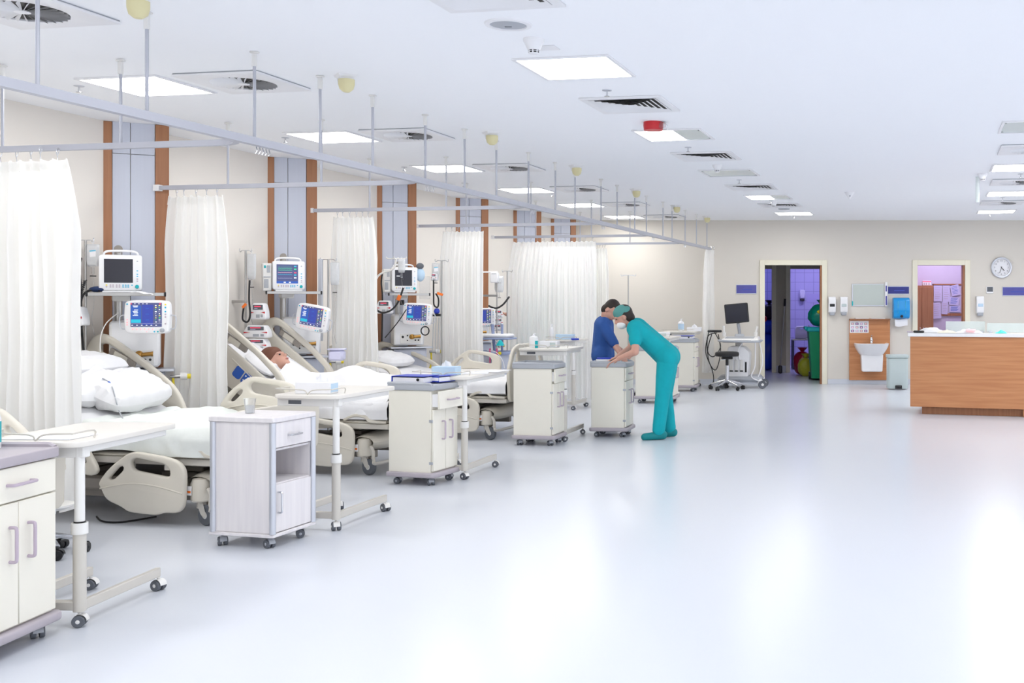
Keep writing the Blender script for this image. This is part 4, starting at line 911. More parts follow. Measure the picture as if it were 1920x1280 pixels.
solo('monitoring_rail', MB(M_ALU).box(-.02, .02, -.015, .015, 0, .8, .003), 'broad grey profile beside the drip stand right of the second column', 'equipment rail', P(607, 620, 10.38) + Vector((-.03, 0, -.1)))
r = thing('cushioned_box', 'pale lilac sharps tray at the foot of the curtain behind the patient', 'tray', P(632, 676, 10.0)); part('tray', MB(mat('pale_lilac_plastic', (.62, .62, .80), .5)).box(-.07, .07, -.05, .05, 0, .10, .02), r); part('lid', MB(mat('pale_lilac_plastic', (.62, .62, .80), .5)).box(-.075, .075, -.055, .055, .10, .115, .006), r)
# bay 3
p = P(758, 548, 12.18); shelf('aluminium shelf under the grey-screened patient monitor at the third column', p, 0, .44)
monitor('patient monitor with dark screen behind a hanging drip chamber', p + Vector((.012, -.02, .01)), 0, 'line', True)
vb = Vector((-3.80, 12.52, 0)); ventilator('white ventilator at the third column beside the flatter bed', vb, 0, tuple(P(783, 589, 12.05) - vb), -.14, rad(3))
iv3 = Vector((-3.98, 11.95, 0)); r = thing('drip_stand', 'bent drip pole reaching over the dark monitor of the third bay', 'drip stand', iv3, 0, 'drip stands')
part('pole', MB(M_OFFW).tube(smooth([(0, 0, .62), (0, 0, 1.60), (.01, 0, 1.70), (.06, 0, 1.76), (.17, 0, 1.80), (.215, 0, 1.84), (.23, 0, 1.93)], 5), .011, 8), r); part('hook_bar', MB(M_OFFW).tube(smooth([(.12, 0, 1.95), (.14, 0, 1.93), (.23, 0, 1.93), (.33, 0, 1.93), (.35, 0, 1.95)], 4), .006, 6).tube([(.23, -.08, 1.945), (.23, -.05, 1.93), (.23, .06, 1.93), (.23, .08, 1.945)], .006, 6), r); part('foot', MB(M_STEEL).box(-.03, .03, -.3, .3, .06, .10).box(-.25, .25, -.03, .03, .06, .10).cyl((0, 0, .1), (0, 0, .63), .016), r)
for x, y in ((-.22, 0), (.22, 0), (0, -.27), (0, .27)): caster(r, x, y, 'b')
bag('drip chamber and bag hanging in front of the dark monitor of the third bay', iv3 + Vector((.33, -.12, 1.94)), 0, .15, .08, False, .3)
pump('rounded white infusion pump with a dark hose over it, left of the third ventilator', P(719, 575, 11.9), 0, .17, .15)
cable('breathing_hose', 'black hose sagging from the dark monitor around the third-bay pump', [P(756, 540, 11.8), P(747, 565, 11.75), P(735, 580, 11.72), P(720, 586, 11.72), P(708, 582, 11.75), P(705, 570, 11.8)], .011, M_BLACK)
cable('power_cable', 'black cable hanging behind the bent drip pole', [P(717, 511, 12.0), P(715, 530, 12.0), P(717, 560, 12.0), P(716, 640, 12.0)], .009, M_BLACK)
cable('sensor_lead', 'black lead slanting down from the third ventilator display', [P(762, 580, 11.95), P(745, 605, 11.9), P(722, 633, 11.9)], .006, M_BLACK)
cable('cable_coil', 'round coil of black cable under the third ventilator display', [P(797 + 7.5 * cos(t * .7), 620 + 8 * sin(t * .7), 11.95) for t in range(10)], .007, M_BLACK, n=5)
solo('cable_tag', MB(M_ORANGE).box(-.02, .02, -.006, .006, -.03, .03), 'orange tag on the black hose of the third bay', 'tag', P(748, 558, 11.7)).rotation_euler = (0, .4, 0)
solo('clip_box', MB(M_BLACK).box(-.02, .02, -.02, .02, -.03, .03), 'small black box hanging on the wall left of the third ventilator display', 'clip', P(754, 567, 12.2))
ivc = Vector((-3.40, 12.55, 0)); iv_stand('drip stand with blue-printed bag between the third column and the curtain', ivc, 1.93, 0, 2, .07)
bag('infusion bag with blue print right of the third ventilator', ivc + Vector((-.07, 0, 1.92)), 0, .16, .09, True, 0)
pump('small steel and black pump on the drip stand right of the third ventilator', P(813, 519, 12.45), 0, .07, .09)
cable('breathing_hose', 'black hose hanging in a loop on the drip stand right of the third ventilator', [P(813, 525, 12.4), P(813, 555, 12.4), P(814, 572, 12.4), P(821, 575, 12.4), P(822, 560, 12.4), P(817, 550, 12.4)], .009, M_BLACK)
solo('cable_tag', MB(M_ORANGE).box(-.035, .035, -.008, .008, -.014, .014), 'orange clip beside the curtain right of the third ventilator', 'tag', P(825, 551, 12.3)).rotation_euler = (0, .3, 0)
for k, (a, b) in enumerate(((812, 'leftmost'), (817, 'middle'), (822, 'rightmost'))): cable('drip_line', 'thin grey line hanging from the stand right of the third ventilator, %s of three' % b, [P(a + 1, 595, 12.42), P(a, 620, 12.42), P(a - 1, 660, 12.42)], .004, M_GREY)
solo('clamp_block', MB(M_BLUEF).ball((0, 0, .03), .035, (1, .8, 1)).mat(M_BLACK).box(-.045, .045, -.03, .03, -.03, .0), 'blue and black clamp on the drip stand right of the third ventilator', 'clamp', P(819, 588, 12.42))
hs = MB(M_TISSUE).ball((0, 0, 0), .06, (.9, .5, 1.3)).mat(M_RUBBER).ball((.0, -.01, .10), .045, (1, .6, .8)).mat(M_CLEAR).box(-.01, .11, .0, .02, -.28, -.02, .006); solo('resuscitation_bag', hs, 'clear and dark resuscitation bag hanging right of the third monitor', 'resuscitation bag', P(788, 515, 12.3))
# bay 4, seen through the gap between two curtains
vb = Vector((-3.42, 14.2, 0)); ventilator('white ventilator half hidden by the curtain beside the third bed', vb, 0, tuple(P(904, 595, 13.9) - vb), .1)
ive = Vector((-3.10, 14.15, 0)); iv_stand('steel stand with a crossbar seen in the gap between two curtains', ive, 1.70, 0, 1, .05)
solo('cross_rail', MB(M_STEEL).cyl((-.14, 0, 0), (.05, 0, 0), .014).mat(M_WHITE).cyl((-.16, 0, .31), (.05, 0, .31), .010), 'steel rail across the stand in the gap between two curtains', 'rail', P(926, 554, 14.12))
r = thing('device_box', 'white square device under a white bar in the gap between two curtains', 'device', P(926, 520, 14.1)); part('housing', MB(M_WHITE).box(-.05, .05, 0, .08, -.07, .07, .01), r); part('nameplate', MB(M_GREY).box(-.03, .03, -.002, 0, .045, .052, 0), r)
bag('pale blood bag hanging in the gap between two curtains', P(936, 514, 14.2), .3, .22, .12, False, 0)
iv_stand('drip stand close to the wide drawn curtain', P(946, 720, 14.55) * Vector((1, 1, 0)) if False else Vector((-3.02, 14.42, 0)), 1.86, 0, 2, .06)
pump('white pump in the gap between two curtains, topmost of three', P(934, 588, 14.25), .2, .13, .11); pump('white pump in the gap between two curtains, middle of three', P(934, 603, 14.25), .2, .13, .10); pump('white pump in the gap between two curtains, lowest of three', P(933, 614, 14.25), .2, .12, .09)
cable('breathing_hose', 'black hose sagging in the gap between two curtains', [P(916, 573, 14.0), P(925, 577, 14.0), P(933, 577, 14.0), P(944, 570, 14.0), P(955, 556, 14.05)], .012, M_BLACK)
r = thing('equipment_trolley', 'grey drawer trolley with dark blue tray in the gap between two curtains', 'trolley', Vector((-2.98, 13.55, 0)), -.15)
M_BG = mat('blue_grey_plastic', (.30, .36, .56), .5)
part('body', MB(M_GREYP).box(-.26, .10, -.2, .2, .12, .78, .01), r)
for z in (.14, .35, .56): dd = part('drawer', MB(M_GREYP).box(-.25, .09, -.212, -.2, z, z + .20, .004), r); part('handle', MB(M_RUBBER).box(-.20, -.08, -.224, -.212, z + .10, z + .12, .003), dd)
part('tray', MB(M_BG).box(-.28, .20, -.22, .22, .78, .82, .01), r); part('post', MB(M_BG).cyl((-.02, 0, .82), (-.05, 0, 1.16), .02).cyl((.08, 0, .82), (.08, 0, 1.16), .016), r); part('upper_tray', MB(M_BG).box(-.28, .22, -.16, .16, .97, .99, .006).mat(M_SHEET).box(-.24, .2, -.14, .14, .99, 1.04, .02), r)
part('base', MB(M_GREY).box(-.27, .18, -.21, .21, .066, .12, .01), r)
for x in (-.23, .14):
    for y in (-.17, .17): caster(r, x, y, 'b')
pb = MB(M_CLEAR).box(-.05, .05, 0, .015, -.16, -.02, .006).mat(mat('pink_strap', (.75, .08, .25), .5)).box(-.05, -.035, -.006, .02, -.12, .06).box(.035, .05, -.006, .02, -.12, .06); solo('drainage_bag', pb, 'clear pouch with two pink straps hanging on the trolley in the gap', 'pouch', P(925, 662, 13.28))
mk = MB(M_TEALP).lathe([(.006, .06), (.02, .05), (.05, .0), (.055, -.01)], 16, cap=False); solo('breathing_mask', mk, 'teal breathing mask hanging beside the trolley in the gap', 'mask', P(938, 646, 13.3))
solo('trolley_ball', MB(M_YELLOW).ball((0, 0, 0), .022), 'small yellow ball valve hanging beside the trolley in the gap', 'valve', P(937, 662, 13.3))
cable('drip_line', 'white tube curving from the trolley in the gap toward the curtain', [P(914, 657, 13.33), P(930, 660, 13.2), P(942, 675, 13.2), P(946, 690, 13.2)], .005, M_WHITE)
# far bay
ivf = Vector((-1.545, 16.1, 0)); iv_stand('tall drip stand rising behind the nurse against the end wall', ivf, 1.845, 0, 2, .10)
h = MB(M_STEEL).at(0, 0, 0)
# stand between the nearest table and the bed
r = thing('suction_stand', 'beige canister on a five-star stand with black castors under the nearest overbed table', 'suction unit', Vector((-3.90, 6.10, 0)), .5)
for i in range(5):
    a = i * 2 * pi / 5; part('foot', MB(M_CHROME).tube([(0, 0, .12), (.17 * cos(a), .17 * sin(a), .075)], .014, 8), r); caster(r, .17 * cos(a), .17 * sin(a), 'b', a + 1.2)
part('post', MB(M_CHROME).cyl((0, 0, .08), (0, 0, .30), .022), r); part('canister', MB(M_BEIGE).lathe([(.06, .28), (.075, .30), (.078, .48), (.085, .485), (.085, .51), (.07, .52)], 24).mat(M_DARK).lathe([(.05, .52), (.05, .523)], 20), r)
part('holder', MB(M_OFFW).lathe([(.09, .26), (.13, .28), (.13, .29), (.05, .29)], 20), r); part('sheath', MB(M_WHITE).box(-.05, .06, .0, .07, .52, .68, .012), r, 'white bag over the canister')
cable('floor_cable', 'black cable curving on the floor under the bed with heaped pillows', [P(158, 912, 7.0) * 1 if False else Vector((-4.25, 7.15, .008)), Vector((-4.12, 7.0, .008)), Vector((-3.98, 6.98, .008)), Vector((-3.85, 7.15, .008))], .006, M_BLACK)
# ---------------------------------------------------------------- things lying about
def bx(name, label, cat, loc, rz, d, mt_, extra=None, group=None, b=.004):
    r = thing(name, label, cat, loc, rz, group); part('body', MB(mt_).box(-d[0] / 2, d[0] / 2, -d[1] / 2, d[1] / 2, 0, d[2], b), r)
    if extra: part(*extra, r)
    return r
def tissue(): return MB(M_PAPER).grid(lambda u, v: ((u - .5) * .10 * (1 - v * .3), (.02 * sin(u * 9)) * v, v * .055 * (1 - abs(u - .5))), 10, 5)
def at(px, py, Y, z): v = P(px, py, Y); return Vector((v.x, v.y, z))
tb = bx('tissue_box', 'white tissue box on the overbed table behind the wood-grain cabinet', 'tissue box', at(594, 0, 6.86, .86), -.08, (.235, .115, .075), M_PAPER); part('tissue', tissue(), tb, loc=(.03, 0, .073)); part('printed_band', MB(M_TISSUE).box(.1176, .1186, -.05, .05, .01, .065, 0), tb)
tb = bx('tissue_box', 'pale blue tissue box behind the blue folders', 'tissue box', at(837, 0, 8.86, .84), -.16, (.21, .115, .072), M_TISSUE); part('tissue', tissue(), tb, loc=(0, 0, .07))
tb = bx('tissue_box', 'white tissue box on the overbed table at the end wall', 'tissue box', at(1302, 0, 17.9, .95), -.1, (.24, .12, .07), M_PAPER); part('tissue', tissue(), tb, loc=(0, 0, .068))
def binder(label, loc, rz, s=(.30, .25, .05), tilt=0):
    r = thing('ring_binder', label, 'ring binder', loc, rz, 'blue ring binders')
    part('cover', MB(M_BLUEF).box(-s[0] / 2, s[0] / 2, -s[1] / 2, s[1] / 2, 0, .004, .001).box(-s[0] / 2, s[0] / 2, -s[1] / 2, s[1] / 2, s[2] - .004, s[2], .001).box(-s[0] / 2, -s[0] / 2 + .005, -s[1] / 2, s[1] / 2, 0, s[2], .001), r)
    part('pages', MB(M_PAPER).box(-s[0] / 2 + .008, s[0] / 2 - .012, -s[1] / 2 + .008, s[1] / 2 - .006, .005, s[2] - .012, .001), r)
    part('spine_label', MB(M_PAPER).box(-s[0] / 2 - .0012, -s[0] / 2 - .0002, -.05, .05, .012, s[2] - .012, 0), r); part('finger_hole', MB(M_BLACK).at(s[0] / 2 - .06, -s[1] / 2 - .001, s[2] / 2, rx=pi / 2).lathe([(.012, -.001), (.012, .002)], 14), r)
    return r
binder('blue ring binder with white pages lying on the cabinet beside the tissue box', Vector((C3.x - .06, C3.y - .02, .803)), -.28, (.30, .22, .055)); binder('blue ring binder at the front edge of the cabinet, right of the other binder', Vector((C3.x + .145, C3.y + .05, .803)), 1.1, (.22, .10, .05))
binder('blue ring binder lying on the far cabinet before the end curtain', Vector((C7.x, C7.y, .845)), -.12, (.34, .26, .05))
for k, (px, Y, rz, lb) in enumerate(((893, 9.1, .15, 'sheet of paper on the table behind the blue folders, left one'), (925, 9.3, -.2, 'sheet of paper on the table behind the blue folders, right one'))):
    solo('paper_sheet', MB(M_PAPER).box(-.105, .105, -.15, .15, 0, .003, .001), lb, 'paper', at(px, 0, Y, .841 + k * .003), rz)
solo('paper_sheet', MB(M_PAPER).box(-.19, .13, -.06, .14, 0, .004, .001), 'white papers inside the wire rail of the nearest overbed table', 'paper', Vector((-3.08, 4.83, .831)), -.05)
def bottle(label, loc, h=.17, w=.05, cap=M_WHITE, band=None, d=.05):
    r = thing('dispenser_bottle', label, 'bottle', loc, random.uniform(-.2, .2), 'dispenser bottles')
    b = MB(M_WHITE); b.T = Matrix.Diagonal((w / .05, d / .05, 1, 1)); b.lathe([(.023, 0), (.025, .005), (.025, h * .66), (.022, h * .74), (.010, h * .80), (.010, h * .84)], 18); part('body', b, r)
    part('cap', MB(cap).lathe([(.012, h * .83), (.012, h * .92), (.006, h * .93), (.006, h)], 14).box(-.006, .03, -.006, .006, h * .96, h), r)
    if band:
        q = MB(band); q.T = Matrix.Diagonal((w / .05, d / .05, 1, 1)); q.lathe([(.0256, h * .15), (.0256, h * .6)], 18, cap=False); part('label_band', q, r)
    return r
bottle('white pump bottle with teal label at the left picture edge on the near cabinet', Vector((-3.18, 4.585, .815)), .20, .075, M_WHITE, M_TEALP, .075)
bottle('white bottle with teal side on the table left of the nurse', at(1001, 0, 11.25, .966), .15, .10, M_WHITE, None, .06); solo('teal_card_box', MB(M_TEALP).box(-.014, .014, -.02, .02, 0, .075, .002), 'small teal box beside the white bottle left of the nurse', 'box', at(1006, 0, 11.1, .966))
bottle('tall white bottle standing before the wide drawn curtain', at(1034, 0, 14.3, .94), .21, .06)
bx('glove_box', 'pale glove box inside the rail of the table left of the nurse', 'glove box', at(1030, 0, 11.3, .966), -.1, (.20, .11, .065), M_PAPER, ('green_print', MB(M_MINT).box(.02, .08, -.0565, -.055, .01, .05, 0)))
bx('glove_box', 'blue-white glove box on the table before the wide drawn curtain', 'glove box', at(1060, 0, 14.35, .94), -.1, (.24, .12, .07), M_TISSUE, ('opening', MB(M_PAPER).box(-.06, .06, -.03, .03, .069, .072, .001)))
bx('note_pad', 'dark blue note pad at the end of the table before the wide drawn curtain', 'note pad', at(1078, 0, 14.2, .94), .2, (.10, .14, .02), M_BLUEF)
bottle('white bottle on the overbed table at the end wall', at(1277, 0, 17.85, .95), .21, .10, M_WHITE, M_TISSUE, .06)
bx('glove_box', 'small white box on the table just behind the nurse', 'glove box', at(1243, 0, 16.1, .92), -.1, (.20, .11, .07), M_PAPER, ('side_print', MB(M_MINT).box(-.06, .06, -.0565, -.055, .01, .05, 0)))
ch = MB(M_PAPER).box(-.13, .13, -.09, .09, 0, .02, .003); solo('paper_stack', ch, 'stack of papers on the cabinet under the nurse hands', 'papers', Vector((C5.x - .04, C5.y - .02, .803)), .2)
cl = MB(M_BLUEF).box(-.11, .11, -.08, .08, 0, .012, .004); solo('clipboard', cl, 'dark blue clipboard on the left edge of the nurse cabinet', 'clipboard', Vector((C5.x - .07, C5.y + .09, .825)), .1)
# ---------------------------------------------------------------- end wall fittings (wall face at y = BACK)
def w_(px, py, off=0.0): return P(px, py, BACK - off)
K = BACK / FPX                      # metres per photo pixel on the end wall
def wallbox(px0, px1, py0, py1, dep):
    a = w_(px0, py1); b = w_(px1, py0); return Vector(((a.x + b.x) / 2, BACK, a.z)), b.x - a.x, b.z - a.z
def sign(label, px0, px1, py0, py1, m):
    c, w, h = wallbox(px0, px1, py0, py1, 0); r = thing('wall_sign', label, 'sign', c, 0, 'blue wall signs')
    part('backing', MB(M_ALU).box(-w / 2, w / 2, -.012, -.001, 0, h, .003), r); part('panel', MB(m).box(-w / 2 + .008, w / 2 - .008, -.015, -.012, .014, h - .012, .001).mat(M_E['dblue']).box(-w * .2, w * .28, -.0158, -.015, h * .42, h * .5, 0), r)
sign('violet-blue wall sign left of the utility doorway', 1380, 1419, 533, 551, M_SIGN); sign('dark blue wall sign above the blue towel dispenser', 1664, 1705, 536, 552, M_SIGND); sign('violet-blue wall sign under the clock, at the right picture edge', 1879, 1932, 537, 555, M_SIGN)
def dispenser(label, px, py0, py1, win, w=.125):
    c, _, h = wallbox(px - 5, px + 5, py0, py1, 0); r = thing('soap_dispenser', label, 'soap dispenser', c, 0, 'soap dispensers on the end wall')
    m = MB(M_WHITE); m.T = Matrix(((0, 0, 1, 0), (1, 0, 0, 0), (0, 1, 0, 0), (0, 0, 0, 1))); m.prism(rounded([(0, .04), (-.095, .05), (-.11, .16), (-.10, h - .02), (-.08, h), (0, h)], .03), w / 2, bev=.008); part('body', m, r)
    part('window', MB(win).box(-w * .36, w * .36, -.113, -.10, h * .46, h * .62, .006), r); part('push_bar', MB(M_GREY).box(-w * .38, w * .38, -.10, -.02, .0, .055, .012), r)
dispenser('white soap dispenser with dark window, nearer the utility doorway', 1559.5, 556, 591, M_BLACK); dispenser('white soap dispenser with pale green window beside the mirror', 1581.5, 556, 591, M_MINT); dispenser('white hand gel dispenser right of the office doorway', 1836, 555, 592, M_TISSUE, .13)
c, w, h = wallbox(1597, 1660, 532, 574, 0); r = thing('wall_mirror', 'framed rectangular mirror over the wash basin', 'mirror', c); part('frame', MB(M_ALU).box(-w / 2, w / 2, -.015, -.001, 0, h, .003), r); part('glass', MB(M_MIRROR).box(-w / 2 + .02, w / 2 - .02, -.018, -.014, .018, h - .012, .001), r); part('bracket', MB(M_TEALP).box(-w / 2, -w / 2 + .022, -.02, -.013, .01, .09, .002), r)
r = thing('brush_holder', 'narrow white and blue holder at the right edge of the mirror', 'holder', w_(1661, 574)); part('tube', MB(M_WHITE).box(-.025, .025, -.05, -.002, 0, .42, .01), r); part('trim', MB(M_SIGN).box(-.012, .012, -.053, -.05, .02, .18, .002).box(-.012, .012, -.053, -.05, .26, .36, .002), r)
c, w, h = wallbox(1673, 1703, 558, 598, 0); r = thing('towel_dispenser', 'translucent blue paper towel dispenser on the end wall', 'towel dispenser', c)
m = MB(M_TOWEL); m.T = Matrix(((0, 0, 1, 0), (1, 0, 0, 0), (0, 1, 0, 0), (0, 0, 0, 1))); m.prism(rounded([(0, 0), (-.16, .02), (-.19, .15), (-.17, h - .03), (-.13, h), (0, h)], .04), w / 2, bev=.01); part('cover', m, r); part('lever', MB(M_BLACK).at(0, -.175, .05, rx=pi / 2).lathe([(.025, 0), (.02, .012)], 14), r); part('paper_towel', MB(M_PAPER).grid(lambda u, v: ((u - .5) * .22, -.10 - .02 * sin(v * 2), -v * .12 - .01 * sin(u * 5)), 8, 5), r); part('ribs', MB(M_CYAN).box(-.07, -.06, -.186, -.18, .10, .32, .002).box(.06, .07, -.186, -.18, .10, .32, .002), r)
c, w, h = wallbox(1592, 1668, 599, 712, 0); r = thing('splash_panel', 'brown wood panel behind the wash basin', 'wall panel', c); part('board', MB(M_DESK).box(-w / 2, w / 2, -.045, -.001, 0, h, .003), r); part('ledge', MB(M_BROWN).box(-w / 2, w / 2, -.13, -.001, h - .001, h + .016, .002), r)
PZ = c.z + h + .017
for k, (x, rz) in enumerate(((1615, .1), (1645, -.2))): solo('paper_sheet', MB(M_PAPER).box(-.12, .12, -.05, .05, 0, .012, .002), 'papers on the ledge of the basin panel, %s heap' % ('left' if k == 0 else 'right'), 'paper', Vector((w_(x, 0).x, BACK - .07, PZ)), rz * .3)
q = w_(1610.5, 613); r = thing('hygiene_poster', 'white poster with twelve small pictures on the basin panel', 'poster', Vector((q.x, BACK - .046, q.z)))
part('sheet', MB(M_PAPER).box(-.165, .165, -.003, 0, -.10, .11, .001), r); pm = MB(M_RUBBER)
for i in range(4):
    for j in range(3): rect(pm, -.145 + i * .077, -.09 + i * .077, -.085 + j * .062, -.045 + j * .062, -.0036, (M_E['navy'], M_E['grey'], M_LILAC)[(i + j) % 3]); rect(pm, -.13 + i * .077, -.105 + i * .077, -.075 + j * .062, -.058 + j * .062, -.0042, M_E['pink'])
part('pictures', pm, r)
# wash basin
q = w_(1632, 643); r = thing('wash_basin', 'white wall-hung wash basin with square pedestal', 'wash basin', Vector((q.x, BACK - .045, q.z)))
def bowl(u, v):
    a = -pi * u; e = 1 - .32 * v ** 1.6; cx_ = abs(cos(a)) ** .45 * (1 if cos(a) > 0 else -1); sy_ = abs(sin(a)) ** .55
    return (.295 * e * cx_, -.40 * (1 - .4 * v) * sy_, -.195 * v)
m = MB(M_PORC).grid(bowl, 36, 10); m.grid(lambda u, v: (bowl(u, 0)[0] * (1 - .14 * v), bowl(u, 0)[1] * (1 - .12 * v), .0 + .008 * sin(v * pi)), 36, 3).grid(lambda u, v: (bowl(u, v * .8)[0] * .86 * (1 - v * .3), bowl(u, v * .8)[1] * .88, -.10 * v), 36, 6); m.grid(lambda u, v: (bowl(u, 1)[0] * (1 - v), bowl(u, 1)[1] * (1 - v), -.195), 36, 2); part('bowl', m, r)
m = MB(M_PORC); m.T = UP.copy() if False else Matrix.Translation((0, -.11, 0)) @ UP; m.prism(rounded([(-.19, -.19), (.19, -.19), (.175, -.485), (-.175, -.485)], .02), .105, bev=.012); part('pedestal', m, r)
r = thing('basin_tap', 'chrome tap on the wash basin', 'tap', Vector((q.x, BACK - .12, q.z + .004))); part('body', MB(M_CHROME).lathe([(.028, 0), (.024, .02), (.022, .09), (.018, .10)], 16), r); part('spout', MB(M_CHROME).tube([(0, 0, .05), (0, -.13, .06), (0, -.14, .04)], .012, 8), r); part('lever', MB(M_CHROME).tube([(0, 0, .10), (0, -.05, .135)], .008, 8), r)
# clock
q = w_(1877, 501.5); r = thing('wall_clock', 'round grey-rimmed wall clock showing about half past four', 'clock', Vector((q.x, BACK, q.z)))
m = MB(M_ALU).at(0, 0, 0, rx=pi / 2); m.lathe([(.185, 0), (.187, .03), (.175, .045), (.155, .042), (.15, .03)], 48, cap=False); part('rim', m, r)
part('dial', MB(M_PAPER).at(0, 0, 0, rx=pi / 2).lathe([(.152, .020), (.001, .022)], 48, cap=False), r)
nm = MB(M_RUBBER)
for k in range(1, 13):
    cu = bpy.data.curves.new('t', 'FONT'); cu.body = str(k); cu.size = .042; cu.align_x = 'CENTER'; cu.align_y = 'CENTER'; o = bpy.data.objects.new('t', cu); COL.objects.link(o)
    me = bpy.data.meshes.new_from_object(o.evaluated_get(bpy.context.evaluated_depsgraph_get())); a = pi / 2 - k * pi / 6
    nm.T = Matrix.Translation((.118 * cos(a), -.0235, .118 * sin(a))) @ UP; nm.add([v.co.copy() for v in me.vertices], [list(p.vertices) for p in me.polygons]); bpy.data.objects.remove(o); bpy.data.curves.remove(cu); bpy.data.meshes.remove(me)
part('numerals', nm, r)
for nme, a, L_, wd_ in (('hour_hand', pi / 2 - 2 * pi * (4.55 / 12), .075, .006), ('minute_hand', pi / 2 - 2 * pi * (33 / 60), .105, .004)):
    part(nme, MB(M_BLACK).tube([(-.02 * cos(a), -.027, -.02 * sin(a)), (L_ * cos(a), -.027, L_ * sin(a))], wd_, 4), r)
part('glass', MB(M_CLEAR).at(0, -.034, 0, rx=pi / 2).lathe([(.15, 0), (.001, .004)], 32, cap=False), r) if False else None
c, w, h = wallbox(1849, 1862, 537, 550, 0); r = thing('thermostat', 'small white thermostat with grey screen left of the right sign', 'thermostat', c); part('body', MB(M_WHITE).box(-w / 2, w / 2, -.025, .0, 0, h, .006), r); part('display', MB(M_RUBBER).box(-w * .42, w * .42, -.027, -.024, h * .25, h * .95, .002), r)
# pedal bin
q = onz(1685, 731, 0); r = thing('pedal_bin', 'mint grey pedal bin beside the wash basin', 'bin', Vector((q.x, 17.62, 0))); bw = .165
m = MB(M_MINT); m.at(0, 0, .27).prism(rrect(-bw, bw, -.14, .14, .05), .25, bev=.01); part('body', m, r); m = MB(M_MINT); m.at(0, 0, .548).prism(rrect(-bw - .012, bw + .012, -.152, .152, .055), .026, bev=.012); part('lid', m, r); part('pedal', MB(M_BLACK).box(-.045, .045, -.20, -.14, .035, .06, .008).box(-.055, .055, -.15, -.135, .02, .075, .004), r)
# ---------------------------------------------------------------- nurses' desk
q = onz(1703, 777, 0); DL = Vector((2.31, 13.72, 0)); dr = -.272
r = thing('reception_desk', 'long nurses desk with brown wood front and white counter', 'desk', DL, dr)
part('front_panel', MB(M_DESK).box(0, 4.2, 0, .03, .10, 1.0, .002), r); part('side_panel', MB(M_DESK).box(0, .03, .03, .85, .10, 1.0, .002), r); part('plinth', MB(M_BROWN).box(.14, 4.2, .10, .14, 0, .10, .001).box(.14, .18, .14, .8, 0, .10, .001), r)
part('counter', MB(M_PORC).box(-.03, 4.22, -.03, .45, 1.0, 1.045, .004), r); part('work_top', MB(M_WHITE).box(.03, 4.2, .45, .85, .72, .75, .004), r); part('rear_leg', MB(M_DESK).box(1.4, 1.44, .03, .8, 0, .72).box(2.9, 2.94, .03, .8, 0, .72), r)
def dpos(x, y, z=1.046): v = Matrix.Rotation(dr, 4, 'Z') @ Vector((x, y, 0)) + DL; return Vector((v.x, v.y, z))
for k, (x, y, l, rz) in enumerate(((.42, .40, .50, -.03), (.95, .38, .95, -.03))):
    r = thing('privacy_screen', ('short frosted green glass screen on the desk counter, nearer the office doorway', 'long frosted green glass screen on the desk counter, toward the right edge')[k], 'glass screen', dpos(x, y), dr + rz, 'glass screens on the desk'); hh = .145 - k * .02
    part('pane', MB(M_GLASSG).box(0, l, -.004, .004, .006, hh, .001), r); part('end_pane', MB(M_GLASSG).add([(0 if k else l, 0, .006), (0 if k else l, -.16, .006), (0 if k else l, 0, hh)], [[0, 1, 2]]), r); part('foot', MB(M_ALU).box(.02, .06, -.02, .02, 0, .02).box(l - .06, l - .02, -.02, .02, 0, .02), r)
r = thing('telephone_handset', 'black handset lying at the left end of the desk counter', 'handset', dpos(.10, .08), dr + .1); part('body', MB(M_BLACK).box(-.07, .07, -.022, .022, 0, .03, .01), r); part('antenna', MB(M_LILACH).cyl((-.07, 0, .012), (-.15, 0, .012), .008), r)
def crumple(name, label, cat, loc, s, m, seed, h): return solo(name, MB(m).grid(lambda u, v: ((u - .5) * s[0] * (1 + .2 * noise.noise((u * 3, v * 3, seed))), (v - .5) * s[1], max(0.002, h * (sin(u * pi) * sin(v * pi)) ** .6 * (1 + .8 * noise.noise((u * 5, v * 5, seed))))), 18, 14), label, cat, loc, dr, sharp=180)
crumple('cloth_bundle', 'white bundle behind the black handset on the desk', 'bundle', dpos(.24, .25), (.34, .16), M_SHEET, 2.2, .055); crumple('paper_tray', 'cream folded pad on the front of the desk counter', 'pad', dpos(.46, .08), (.24, .14), mat('cream_paper', (.85, .82, .70), .8), 4.1, .035); crumple('plastic_wrap', 'crumpled white wrapping with pink print on the desk counter', 'wrapping', dpos(.72, .10), (.34, .16), M_PAPER, 7.7, .045)
solo('printed_wrapper', MB(M_E['pink']).at(0, 0, .03, rx=.3).box(-.06, .06, -.03, .03, 0, .02, .008), 'dark pink wrapper lying against the white wrapping on the desk', 'wrapper', dpos(.76, .02), dr)
crumple('glove', 'turquoise glove lying on the desk counter', 'glove', dpos(1.13, .06), (.14, .10), mat('turquoise_rubber', (.08, .75, .62), .5), 5.5, .03)
for k, x in enumerate((1.52, 1.66)): r = thing('sample_tube', ('slim red-capped tube standing on the desk counter', 'red bottle standing on the desk counter')[k], 'tube', dpos(x, .06), 0, None); part('body', MB(M_CLEAR if k == 0 else M_RED).lathe([(.008 + .022 * k, 0), (.008 + .022 * k, .05 + .02 * k), (.006, .06 + .02 * k)], 14), r); part('cap', MB(M_RED).lathe([(.01 + .008 * k, .05 + .02 * k), (.01 + .008 * k, .075 + .025 * k)], 14), r)
r = thing('tape_dispenser', 'black and white tape dispenser beside the red bottle on the desk', 'tape dispenser', dpos(1.60, .16), dr); part('base', MB(M_BLACK).box(-.05, .05, -.03, .03, 0, .05, .012), r); part('frame', MB(M_WHITE).tube(smooth([(-.06, .04, 0), (-.06, .04, .08), (-.02, .04, .115), (.10, .04, .115), (.14, .04, .08), (.14, .04, 0)], 4), .012, 8), r)
